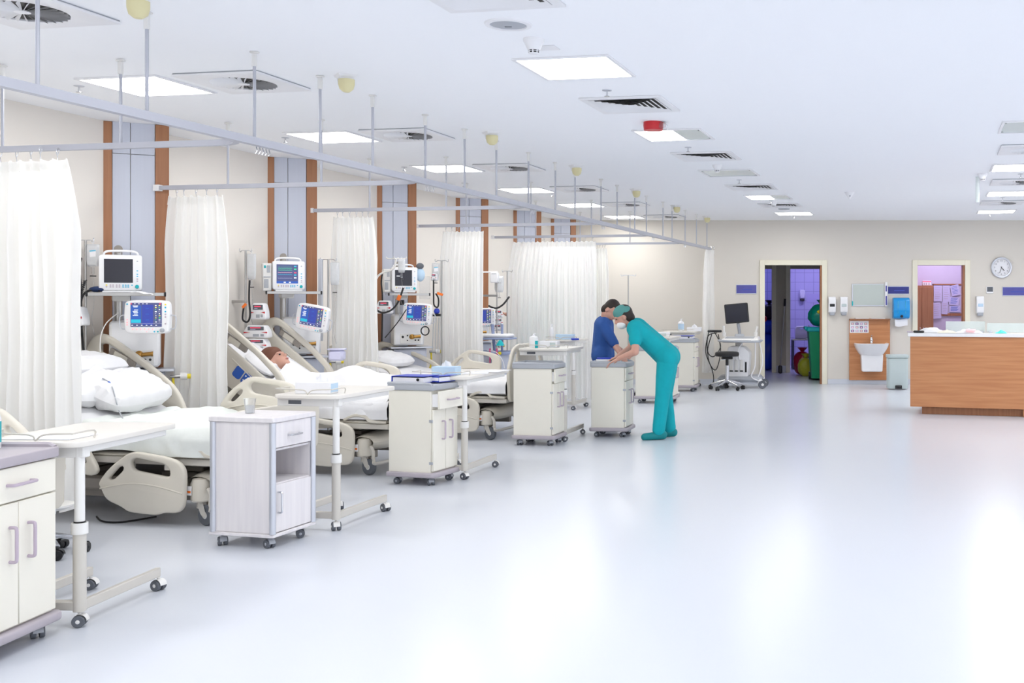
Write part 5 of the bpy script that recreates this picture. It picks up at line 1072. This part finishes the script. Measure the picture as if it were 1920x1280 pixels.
r = thing('card_reader', 'small dark device at the right end of the desk counter', 'card reader', dpos(1.84, .10), dr); part('body', MB(M_RUBBER).box(-.05, .05, -.04, .04, 0, .06, .01), r); part('keypad', MB(M_GREY).box(-.035, .035, -.03, .01, .06, .064, .001), r)
# ---------------------------------------------------------------- ultrasound cart and stool
uc = Vector((.14, 18.02, 0)); r = thing('ultrasound_machine', 'white ultrasound cart with black monitor left of the utility doorway', 'ultrasound machine', uc, -.12)
part('base', MB(M_GREY).box(-.34, .40, -.26, .26, .10, .21, .05), r)
for x, y in ((-.30, -.2), (.38, -.22), (-.3, .2), (.38, .22)):
    f = MB(M_WHITE).box(-.04, .04, -.03, .03, .05, .16, .02); c_ = part('caster', f, r, None, (x, y, 0), (0, 0, .3)); add_mesh('wheel', W_BED, c_, (.03, -.035, .068))
m = MB(M_WHITE); m.T = Matrix.Translation((0, -.02, 0)) @ UP; m.prism(rounded([(-.18, .16), (.17, .14), (.20, .60), (.10, .70), (-.15, .70), (-.20, .55)], .04), .20, bev=.02); part('body', m, r)
pp = MB(M_OFFW)
for i in range(3): pp.box(-.13 + i * .085, -.075 + i * .085, -.236, -.22, .30, .48, .012)
pp.mat(M_BLACK)
for i in range(3): pp.box(-.13 + i * .085, -.075 + i * .085, -.238, -.222, .28, .30, .004)
pp.box(.125, .155, -.226, -.218, .27, .44, .002); part('probe_ports', pp, r)
part('neck', MB(M_OFFW).box(-.06, .06, -.05, .08, .68, .80, .03), r)
part('console', MB(M_OFFW).at(0, -.12, .82, rx=.06).box(-.26, .36, -.26, .26, -.04, .03, .03), r); part('keyboard', MB(M_GREY).at(0, -.12, .82, rx=.06).box(-.20, .28, -.22, .08, .03, .036, .004).mat(M_BLACK).box(-.05, .24, -.264, -.255, -.015, .005, .002), r); part('console_handle', MB(M_GREY).tube(smooth([(-.30, -.10, .80), (-.28, -.38, .80), (0, -.42, .79), (.34, -.40, .79), (.40, -.15, .80)], 5), .02, 8), r)
part('probe_holder', MB(M_OFFW).lathe([(.03, 0), (.035, .07)], 14, c=(-.24, -.1, .86)).lathe([(.03, 0), (.035, .07)], 14, c=(.28, .02, .86)).tube([(-.24, -.1, .9), (-.25, -.1, 1.04)], .02, 8).tube([(.28, .02, .9), (.31, .02, 1.03)], .018, 8), r)
part('monitor_arm', MB(M_GREY).tube([(0, .08, .80), (0, .10, .93), (-.02, .05, 1.08)], .028, 10).lathe([(.09, .0), (.07, .04)], 16, c=(0, .08, .86)), r)
m = MB(M_BLACK); m.T = Matrix.Translation((-.04, .02, 1.25)) @ Matrix.Rotation(-.09, 4, 'Y') @ UP; m.prism(rrect(-.20, .20, -.165, .165, .02), .025, bev=.008); m.mat(M_SCR).prism(rrect(-.18, .18, -.14, .145, .004), .026); mo = part('monitor', m, r)
for k, pts in enumerate((((-.36, -.1, .92), (-.52, -.1, .85), (-.50, -.1, .45), (-.38, -.1, .30), (-.3, -.1, .6), (-.34, -.1, .90)), ((-.40, -.1, .93), (-.30, -.1, .70), (-.42, -.1, .52), (-.52, -.1, .62), (-.45, -.1, .9)), ((-.5, -.12, .93), (-.55, -.12, .6), (-.44, -.12, .3), (-.42, -.12, .1), (-.5, -.12, .03)))): part('probe_cable', MB(M_BLACK).tube(smooth(pts, 6), .008, 6), r)
part('cable_hook', MB(M_BLACK).box(-.52, -.28, -.13, -.07, .93, .97, .012), r)
for k, pts in enumerate((((.30, -.25, .80), (.30, -.27, .4), (.24, -.27, .2), (.40, -.25, .12)), ((.10, -.26, .78), (.02, -.26, .65), (.04, -.26, .48)), ((.36, -.2, .8), (.42, -.22, .45), (.34, -.22, .18)))): part('probe_cable', MB(M_WHITE).tube(smooth(pts, 6), .010, 6), r, 'white cable')
st = Vector((-.06, 17.55, 0)); r = thing('rolling_stool', 'black round stool on chrome five-star base before the ultrasound cart', 'stool', st, .35)
part('seat', MB(M_BLACK).lathe([(.10, .545), (.19, .55), (.20, .575), (.195, .61), (.17, .625), (.02, .628)], 32), r); part('post', MB(M_CHROME).cyl((0, 0, .12), (0, 0, .40), .035, n=18).mat(M_BLACK).cyl((0, 0, .38), (0, 0, .50), .026, n=18).box(-.09, .09, -.04, .04, .50, .545, .01), r)
part('lever', MB(M_CHROME).tube([(0, 0, .50), (-.14, -.05, .49)], .006, 6), r)
for i in range(5):
    a = i * 2 * pi / 5; part('leg', MB(M_CHROME).tube([(0, 0, .15), (.12 * cos(a), .12 * sin(a), .125), (.27 * cos(a), .27 * sin(a), .085)], [.03, .024, .018], 10), r); caster(r, .28 * cos(a), .28 * sin(a), 'b', a + .8)
# ---------------------------------------------------------------- seen through the doorways
q = P(1532, 0, 19.75); r = thing('wheelie_bin', 'tall green waste bin in the utility room', 'bin', Vector((q.x + .06, 19.75, 0)))
m = MB(M_GREEN); m.add([(-.17, -.2, .04), (.2, -.2, .04), (.2, .2, .04), (-.17, .2, .04), (-.23, -.25, .92), (.25, -.25, .92), (.25, .25, .92), (-.23, .25, .92)], [[0, 1, 2, 3], [0, 1, 5, 4], [1, 2, 6, 5], [2, 3, 7, 6], [3, 0, 4, 7], [4, 5, 6, 7]]); m.mat(M_GREEN); part('body', m, r); part('rim', MB(M_TEALP).box(-.27, .27, -.28, .28, .90, .98, .02).box(-.30, -.24, -.2, .2, .93, .99, .01), r); part('wheel', MB(M_BLACK).cyl((-.2, .2, .07), (.2, .2, .07), .07), r)
def sack(label, loc, s, m, seed, tie=True, group='rubbish bags'):
    r = thing('rubbish_bag', label, 'rubbish bag', loc, 0, group)
    def f(u, v):
        a = 2 * pi * u; ph = pi * (v * .97 + .015); rr = (sin(ph) ** .7) * (1 + .16 * noise.noise((cos(a) * 2, sin(a) * 2, seed + v * 3)) + .07 * noise.noise((cos(a) * 6, sin(a) * 6, seed + v * 9)))
        return (s[0] * rr * cos(a), s[1] * rr * sin(a), s[2] * .5 * (1 - cos(ph)))
    part('sack', MB(m).grid(f, 32, 22), r, sharp=180)
    if tie: part('knot', MB(m).grid(lambda u, v: ((.02 + .07 * v * (1 + .3 * sin(u * 20))) * cos(2 * pi * u), (.02 + .07 * v) * sin(2 * pi * u), s[2] * .97 + .09 * v), 20, 4), r)
def bagm(n, c): return mat(n, c, .3, bump=.3, scale=14)
MBL = bagm('blue_bag_film', (.01, .07, .55)); MRD = bagm('red_bag_film', (.32, .005, .03)); MYL = bagm('yellow_bag_film', (.50, .50, .03)); MGN = bagm('green_bag_film', (.0, .28, .20)); MBK = bagm('black_bag_film', (.01, .01, .015))
sack('green rubbish bag with yellow tie bulging out of the green bin', Vector((q.x + .08, 19.75, .985)), (.24, .22, .42), MGN, 1.1); solo('bag_tie', MB(M_YELLOW).ball((0, 0, 0), .05, (1, .5, .7)), 'yellow tie of the green rubbish bag', 'tie', Vector((q.x + .03, 19.52, 1.26)))
v = P(1504, 0, 21.2); sack('dark red rubbish bag on the utility room floor', Vector((v.x, 21.2, 0)), (.18, .17, .46), MRD, 2.2)
v = P(1511, 0, 20.7); sack('yellow-green rubbish bag between the red bag and the green bin', Vector((v.x, 20.7, 0)), (.16, .15, .36), MYL, 3.3)
v = P(1440, 0, 22.6); v.x = max(v.x, .36); sack('large blue rubbish bag in the left opening of the utility room', Vector((v.x, 22.6, 0)), (.22, .24, .78), MBL, 4.4); sack('blue rubbish bag heaped on the large blue bag', Vector((v.x + .0, 22.65, .765)), (.19, .2, .30), MBL, 5.1, False); sack('black rubbish bag topmost of the heap in the left opening', Vector((v.x + .03, 22.65, 1.06)), (.16, .16, .34), MBK, 5.9); sack('small red rubbish bag beside the black bag in the left opening', Vector((v.x - .10, 22.3, 1.02)), (.07, .07, .13), bagm('bright_red_bag_film', (.75, .05, .02)), 6.2, False)
a_ = P(1472, 560, 21.55); b_ = P(1463, 0, 21.55); b_.z = .02; r = thing('mop', 'mop with dark grip leaning on the utility room partition', 'mop', b_); d_ = a_ - b_; part('pole', MB(M_STEEL).cyl((0, 0, .1), d_, .012), r); part('grip', MB(M_BLACK).cyl(d_ * .90, d_, .022), r); part('foot', MB(M_BLACK).box(-.04, .04, -.05, .05, -.02, .14, .02), r)
v = P(1500, 0, 22.9); r = thing('metal_table', 'dark metal side table in the tiled utility room', 'table', Vector((v.x + .05, 23.0, 0))); part('top', MB(M_STEEL).box(-.22, .4, -.25, .25, .62, .65), r)
for x in (-.2, .38):
    for y in (-.22, .22): part('leg', MB(M_RUBBER).box(x - .02, x + .02, y - .02, y + .02, 0, .62), r)
v = P(1504, 0, 22.95); r = thing('jerrycan', 'white plastic canister on the metal table of the utility room', 'canister', Vector((v.x, 22.95, .651))); m = MB(M_WHITE); m.T = Matrix.Translation((0, 0, 0)) @ UP; m.prism(rounded([(-.16, 0), (.16, 0), (.16, .18), (.10, .27), (-.12, .27), (-.16, .22)], .03), .10, [rounded([(-.06, .20), (.05, .20), (.04, .235), (-.05, .235)], .01)[::-1]], .02); part('body', m, r); part('cap', MB(M_GREY).cyl((.12, 0, .24), (.15, 0, .28), .025), r)
v = P(1505, 553, 24.1); r = thing('soap_dispenser', 'white soap dispenser on the lilac tiles of the utility room', 'soap dispenser', Vector((v.x, 24.3, v.z - .12))); part('body', MB(M_WHITE).box(-.06, .06, -.11, -.002, .04, .24, .02), r); part('nozzle', MB(M_DARK).box(-.05, .05, -.10, -.02, -.02, .05, .015), r)
v = P(1526, 559, 24.2); solo('notice_sheet', MB(M_PAPERL).box(-.16, .16, -.004, -.001, -.10, .10, 0), 'blank lilac notice taped to the tiles above the green bin', 'notice', Vector((v.x, 24.3, v.z)))
# office
Yo = 20.6
def w2(px, py, Y=Yo): return P(px, py, Y)
r = thing('wardrobe', 'tall brown office wardrobe seen through the right doorway', 'wardrobe', Vector((w2(1729, 0, 20.3).x, 20.3, 0)))
part('carcass', MB(M_BROWN).box(-.30, .17, -.24, .28, 0, w2(0, 535, 20.06).z, .003), r)
for k, (x0, x1) in enumerate(((-.28, -.055), (-.05, .165))): d = part('door', MB(M_BROWN).box(x0, x1, -.258, -.24, .06, 1.72, .003), r); part('knob', MB(M_CHROME).ball((x1 - .03 if k == 0 else x0 + .03, -.27, .95), .012), d)
bx('printed_box', 'small white striped box on top of the office wardrobe', 'box', Vector((w2(1737, 0, 20.2).x, 20.2, w2(0, 535, 20.06).z + .002)), 0, (.16, .10, .085), M_PAPER, ('stripes', MB(M_E['red']).box(-.08, .08, -.0515, -.05, .065, .08, 0).mat(M_LILAC).box(-.06, -.04, -.0515, -.05, .01, .05, 0).box(-.02, .0, -.0515, -.05, .01, .05, 0).box(.03, .05, -.0515, -.05, .01, .05, 0)))
a0 = w2(1748, 592); a1 = w2(1803, 532); r = thing('notice_board', 'brown framed notice board in the office', 'notice board', Vector((a0.x, Yo, a0.z))); bw, bh = a1.x - a0.x, a1.z - a0.z
part('cork', MB(M_OFF).box(0, bw, -.012, -.001, 0, bh, .001), r); part('frame', MB(M_BROWN).box(0, bw, -.03, -.001, 0, .05).box(0, bw, -.03, -.001, bh - .025, bh).box(0, .02, -.03, -.001, 0, bh), r)
for k, (px0, px1, py0, py1, rot, lb) in enumerate(((1751, 1766, 535, 565, 0, 'lilac sheet at the top left of the notice board'), (1768, 1781, 535, 566, 0, 'lilac sheet at the top middle of the notice board'), (1783, 1799, 534, 554, -.22, 'tilted striped sheet at the top right of the notice board'), (1749, 1764, 567, 597, -.08, 'lilac sheet hanging below the left edge of the notice board'), (1766, 1777, 566, 589, .06, 'narrow lilac sheet at the lower middle of the notice board'), (1780, 1798, 557, 572, .1, 'striped sheet at the middle right of the notice board'), (1780, 1800, 573, 585, 0, 'wide sheet with tables at the lower right of the notice board'))):
    p0 = w2(px0, py1, Yo - .035); p1 = w2(px1, py0, Yo - .035); hw, hh = (p1.x - p0.x) / 2, (p1.z - p0.z) / 2
    m = MB(M_PAPERL).at(0, 0, 0, ry=rot); m.box(-hw, hw, -.001 - .001 * k, 0, -hh, hh, 0).mat(M_LILACH if k in (0, 1, 3, 4) else M_E['blue'])
    for i in range(6): m.box(-hw * .75, hw * (.7 - .15 * (i % 3)), -.002 - .001 * k, -.0012 - .001 * k, hh * (.7 - i * .26) - .003, hh * (.7 - i * .26) + .004, 0)
    m.at(); solo('pinned_sheet', m, lb, 'paper', Vector(((p0.x + p1.x) / 2, Yo - .034, (p0.z + p1.z) / 2)), 0, 'sheets on the notice board')
# ---------------------------------------------------------------- people
def remesh(mb, name, vox, mt_, sm=6):
    """melt overlapping pieces into one continuous skin"""
    me = mb.mesh(name); o = bpy.data.objects.new(name, me); COL.objects.link(o)
    md = o.modifiers.new('r', 'REMESH'); md.mode = 'VOXEL'; md.voxel_size = vox
    s = o.modifiers.new('s', 'SMOOTH'); s.factor = .5; s.iterations = sm
    dg = bpy.context.evaluated_depsgraph_get(); m2 = bpy.data.meshes.new_from_object(o.evaluated_get(dg)); bpy.data.objects.remove(o); bpy.data.meshes.remove(me)
    m2.materials.clear(); m2.materials.append(mt_); m2.polygons.foreach_set('use_smooth', [True] * len(m2.polygons)); m2.update(); m2.name = name
    return m2
def limb(m, pts, rs, flat=None):
    pts = [Vector(p) for p in pts]
    for p, r_ in zip(pts, rs): m.ball(p, r_, nu=14, nv=9)
    for a, b, ra, rb in zip(pts, pts[1:], rs, rs[1:]):
        if (b - a).length > 1e-4: m.tube([a, b], [ra * .99, rb * .99], 14)
def ell(m, c, sc, R=None):
    m.T = Matrix.Translation(Vector(c)) @ (R.to_4x4() if R else Matrix()); m.ball((0, 0, 0), 1, sc, 20, 14); m.T = Matrix()
def basis(f, u):
    f = Vector(f).normalized(); u = Vector(u); s = f.cross(u).normalized(); u = s.cross(f).normalized()
    return Matrix((s, f, u)).transposed()          # columns: side(right), forward, up
def head(m, c, R, s=1):
    """head of half height .115; R columns = right, forward, up"""
    def L(x, y, z): return Vector(c) + R @ Vector((x * s, y * s, z * s))
    ell(m, L(0, -.012, .028), (.075 * s, .094 * s, .088 * s), R); ell(m, L(0, .022, -.035), (.060 * s, .066 * s, .078 * s), R); ell(m, L(0, .055, -.085), (.032 * s, .030 * s, .024 * s), R)
    limb(m, [L(0, .082, .018), L(0, .100, -.022)], [.010 * s, .015 * s]); ell(m, L(0, .085, -.052), (.024 * s, .010 * s, .008 * s), R)
    for x in (-1, 1): ell(m, L(x * .076, -.005, -.012), (.010 * s, .020 * s, .032 * s), R); ell(m, L(x * .030, .078, .030), (.022 * s, .010 * s, .007 * s), R)
    return L
def hand(m, wr, R, s=1, curl=.5):
    """R columns: across (toward thumb), along fingers, back of hand"""
    def L(x, y, z): return Vector(wr) + R @ Vector((x * s, y * s, z * s))
    ell(m, L(0, .045, 0), (.038 * s, .050 * s, .015 * s), R)
    for x, l, r_ in ((.028, .075, .0085), (.010, .085, .009), (-.010, .078, .0085), (-.027, .060, .0075)):
        c1, c2 = curl * .5, curl; limb(m, [L(x, .075, 0), L(x * 1.1, .09 + l * .42, -l * .2 * c1), L(x * 1.12, .09 + l * .75, -l * .5 * c2), L(x * 1.1, .09 + l * .95, -l * .85 * c2)], [r_ * s * 1.15, r_ * s, r_ * s * .92, r_ * s * .8])
    limb(m, [L(.030, .020, -.004), L(.058, .055, -.014), L(.062, .088, -.022)], [.013 * s, .011 * s, .009 * s])
def person(label, J, top_m, leg_m, shoe_m, R, cap=None, hair=M_HAIR, mask=False, sleeve=.55, legs=True, hands=(0, 0), loc=(0, 0, 0)):
    r = thing('person', label, 'person', loc, 0); o = Vector(loc); V = {k: Vector(v) - o for k, v in J.items() if not isinstance(v, Matrix)}
    m = MB(M_SKIN); L = head(m, V['head'], R)
    limb(m, [V['neck'], L(0, -.02, -.07)], [.056, .050])
    mid = (V['shL'] + V['shR']) / 2; hp = (V['hipL'] + V['hipR']) / 2; wa = mid.lerp(hp, .58)
    for k in 'LR': limb(m, [mid, V['sh' + k]], [.085, .058]); limb(m, [V['sh' + k], V['el' + k], V['wr' + k]], [.052, .040, .027]); limb(m, [V['sh' + k].lerp(mid, .25), wa.lerp(V['hip' + k], .5)], [.085, .085]); limb(m, [wa.lerp(V['hip' + k], .3), V['hip' + k]], [.09, .10])
    limb(m, [V['neck'], mid, wa, hp], [.06, .10, .105, .115])
    for k in 'LR':
        limb(m, [V['hip' + k], V['kn' + k], V['an' + k]], [.088, .055, .038]); t = V['toe' + k]; limb(m, [V['an' + k] + Vector((0, 0, -.02)), t], [.036, .028])
        d = (V['wr' + k] - V['el' + k]).normalized(); Rh = J.get('R' + k); Rh = Rh if Rh is not None else basis(d, (0, 0, 1)); hand(m, V['wr' + k], Rh, 1.0, .5)
    b = bpy.data.objects.new('body', remesh(m, 'body', .0085, M_SKIN, 4)); COL.objects.link(b); b.parent = r
    m = MB(top_m); g = .018
    for k in 'LR': limb(m, [mid, V['sh' + k]], [.095, .07]); limb(m, [V['sh' + k], V['sh' + k].lerp(V['el' + k], sleeve)], [.072, .066 if sleeve < .9 else .056]); limb(m, [V['sh' + k].lerp(mid, .25), wa.lerp(V['hip' + k], .5), V['hip' + k]], [.10, .108, .122]) 
    if sleeve > .9:
        for k in 'LR': limb(m, [V['el' + k], V['el' + k].lerp(V['wr' + k], .9)], [.055, .044])
    limb(m, [V['neck'].lerp(mid, .55), mid, wa, hp], [.07, .115, .125, .135])
    t = bpy.data.objects.new('tunic', remesh(m, 'tunic', .011, top_m, 5)); COL.objects.link(t); t.parent = r
    if legs:
        m = MB(leg_m)
        for k in 'LR': limb(m, [hp.lerp(V['hip' + k], .5), V['hip' + k], V['hip' + k].lerp(V['kn' + k], .5), V['kn' + k], V['an' + k] + Vector((0, 0, .02))], [.12, .112, .098, .080, .070])
        t = bpy.data.objects.new('trousers', remesh(m, 'trousers', .011, leg_m, 5)); COL.objects.link(t); t.parent = r
        for k in 'LR':
            m = MB(shoe_m); an, t_ = V['an' + k], V['toe' + k]; limb(m, [Vector((an.x, an.y, an.z - .035)) - (t_ - an) * Vector((.3, .3, 0)), t_], [.048, .040]); me = remesh(m, 'shoe', .009, shoe_m, 3)
            for v in me.vertices: v.co.z = max(v.co.z, .002)
            t = bpy.data.objects.new('shoe', me); COL.objects.link(t); t.parent = r
    for x in (-1, 1): e = MB(M_BLACK); ell(e, L(x * .030, .080, .010), (.012, .008, .006), R); part('eye', e, r)
    e = MB(mat('lips', (.45, .16, .15), .5)); ell(e, L(0, .0905, -.053), (.022, .006, .006), R); part('lips', e, r)
    m = MB(hair); ell(m, L(0, -.030, .036), (.084, .090, .092), R); ell(m, L(0, -.055, -.03), (.072, .060, .07), R)
    if not cap: ell(m, L(0, .02, .085), (.06, .065, .04), R)
    if hair is M_HAIRR: ell(m, L(0, -.02, .07), (.095, .105, .085), R); ell(m, L(0, -.03, .12), (.07, .08, .05), R); ell(m, L(.05, -.05, -.06), (.04, .05, .09), R); ell(m, L(-.05, -.05, -.06), (.04, .05, .09), R)
    t = bpy.data.objects.new('hair', remesh(m, 'hair', .009, hair, 3)); COL.objects.link(t); t.parent = r
    if cap:
        m = MB(cap); ell(m, L(0, -.008, .058), (.088, .096, .074), R); ell(m, L(0, -.045, .05), (.088, .07, .06), R); t = bpy.data.objects.new('cap', remesh(m, 'cap', .009, cap, 3)); COL.objects.link(t); t.parent = r
    if mask:
        m = MB(M_MASK); ell(m, L(0, .045, -.062), (.060, .062, .050), R); t = bpy.data.objects.new('face_mask', remesh(m, 'face_mask', .008, M_MASK, 3)); COL.objects.link(t); t.parent = r
    return r
# nurse in teal, bending over the cabinet
Rn = basis((-.88, -.12, -.46), (-.42, 0, .9))
J = dict(head=(-1.135, 11.28, 1.285), neck=(-1.035, 11.30, 1.215), shL=(-.995, 11.13, 1.165), shR=(-.985, 11.47, 1.165), elL=(-.985, 11.02, .93), elR=(-1.08, 11.52, .95), wrL=(-1.165, 11.11, .855), wrR=(-1.21, 11.44, .86),
         hipL=(-.665, 11.20, .865), hipR=(-.66, 11.38, .865), knL=(-.715, 11.20, .46), knR=(-.70, 11.40, .46), anL=(-.755, 11.19, .085), anR=(-.655, 11.42, .085), toeL=(-.90, 11.16, .032), toeR=(-.79, 11.41, .032),
         RL=basis((-.85, .2, -.42), (-.4, 0, .9)), RR=basis((-.9, -.15, -.42), (-.4, 0, .9)))
person('person in teal scrubs and green cap bending forward over a cream cabinet', J, M_TEAL, M_TEAL, M_TEALD, Rn, M_CAPG, M_HAIR, True, .55, loc=(-.72, 11.3, 0))
# colleague in navy behind the same cabinet
Rg = basis((.55, -.45, -.72), (.5, 0, .7))
J = dict(head=(-1.345, 12.02, 1.345), neck=(-1.42, 12.06, 1.25), shL=(-1.42, 11.90, 1.18), shR=(-1.45, 12.24, 1.18), elL=(-1.28, 11.84, .96), elR=(-1.36, 12.30, .95), wrL=(-1.20, 11.72, .86), wrR=(-1.22, 12.10, .88),
         hipL=(-1.44, 11.95, .84), hipR=(-1.45, 12.17, .84), knL=(-1.39, 11.94, .45), knR=(-1.39, 12.18, .45), anL=(-1.42, 11.93, .085), anR=(-1.42, 12.19, .085), toeL=(-1.30, 11.90, .032), toeR=(-1.30, 12.16, .032))
person('dark-haired person in navy scrubs behind the cabinet, partly hidden by the nurse', J, M_NAVY, M_NAVY, M_BLACK, Rg, None, M_HAIR, False, .9, loc=(-1.5, 12.05, 0))
# someone behind the wide curtain, reaching out with one hand
Ra = basis((-.9, -.1, 0), (0, 0, 1)); cx_, cy_ = -2.72, 15.50
J = dict(head=(cx_ - .05, cy_, 1.58), neck=(cx_, cy_, 1.45), shL=(cx_, cy_ - .19, 1.38), shR=(cx_, cy_ + .19, 1.38), elL=(cx_ - .24, cy_ - .26, 1.24), elR=(cx_, cy_ + .24, 1.10), wrL=tuple(P(949, 589, 15.22)), wrR=(cx_ - .02, cy_ + .22, .86),
         hipL=(cx_ + .03, cy_ - .1, .9), hipR=(cx_ + .03, cy_ + .1, .9), knL=(cx_ + .02, cy_ - .1, .48), knR=(cx_ + .02, cy_ + .1, .48), anL=(cx_ + .04, cy_ - .1, .085), anR=(cx_ + .04, cy_ + .1, .085), toeL=(cx_ - .1, cy_ - .1, .032), toeR=(cx_ - .1, cy_ + .1, .032), RL=basis((-.85, -.1, .35), (.3, 0, 1)))
person('person hidden behind the wide curtain, only a hand reaching to a pump', J, M_TEAL, M_TEAL, M_TEALD, Ra, M_CAPG, M_HAIR, False, .6, loc=(cx_, cy_, 0))
# patient under the blanket
def B2(x, y, z): return bedpos(BEDS[2], BRZ) @ Vector((x, y, z))
def bs(x, dz): return surf(x, 33) + dz
fw = (B2(.55, -.12, 1.1) - B2(0, 0, 0)); Rp = basis(B2(.70, -.05, .72) - B2(0, 0, 0), B2(-.7, 0, .7) - B2(0, 0, 0))
J = dict(head=B2(-.33, -.04, bs(-.33, .135)), neck=B2(-.21, -.03, bs(-.21, .10)), shL=B2(-.13, .16, bs(-.13, .05)), shR=B2(-.13, -.20, bs(-.13, .05)), elL=B2(.10, .20, .63), elR=B2(.10, -.20, .63), wrL=B2(.30, .10, .64), wrR=B2(.30, -.10, .64),
         hipL=B2(.24, .08, .66), hipR=B2(.24, -.08, .66), knL=B2(.50, .07, .67), knR=B2(.50, -.07, .67), anL=B2(.82, .09, .66), anR=B2(.82, -.10, .66), toeL=B2(.85, .09, .74), toeR=B2(.85, -.10, .74))
person('sleeping person with auburn hair lying on a bed under a white blanket', J, M_SHEET, M_SHEET, M_SHEET, Rp, None, M_HAIRR, False, .6, legs=False, loc=tuple(B2(-.1, 0, .66)))
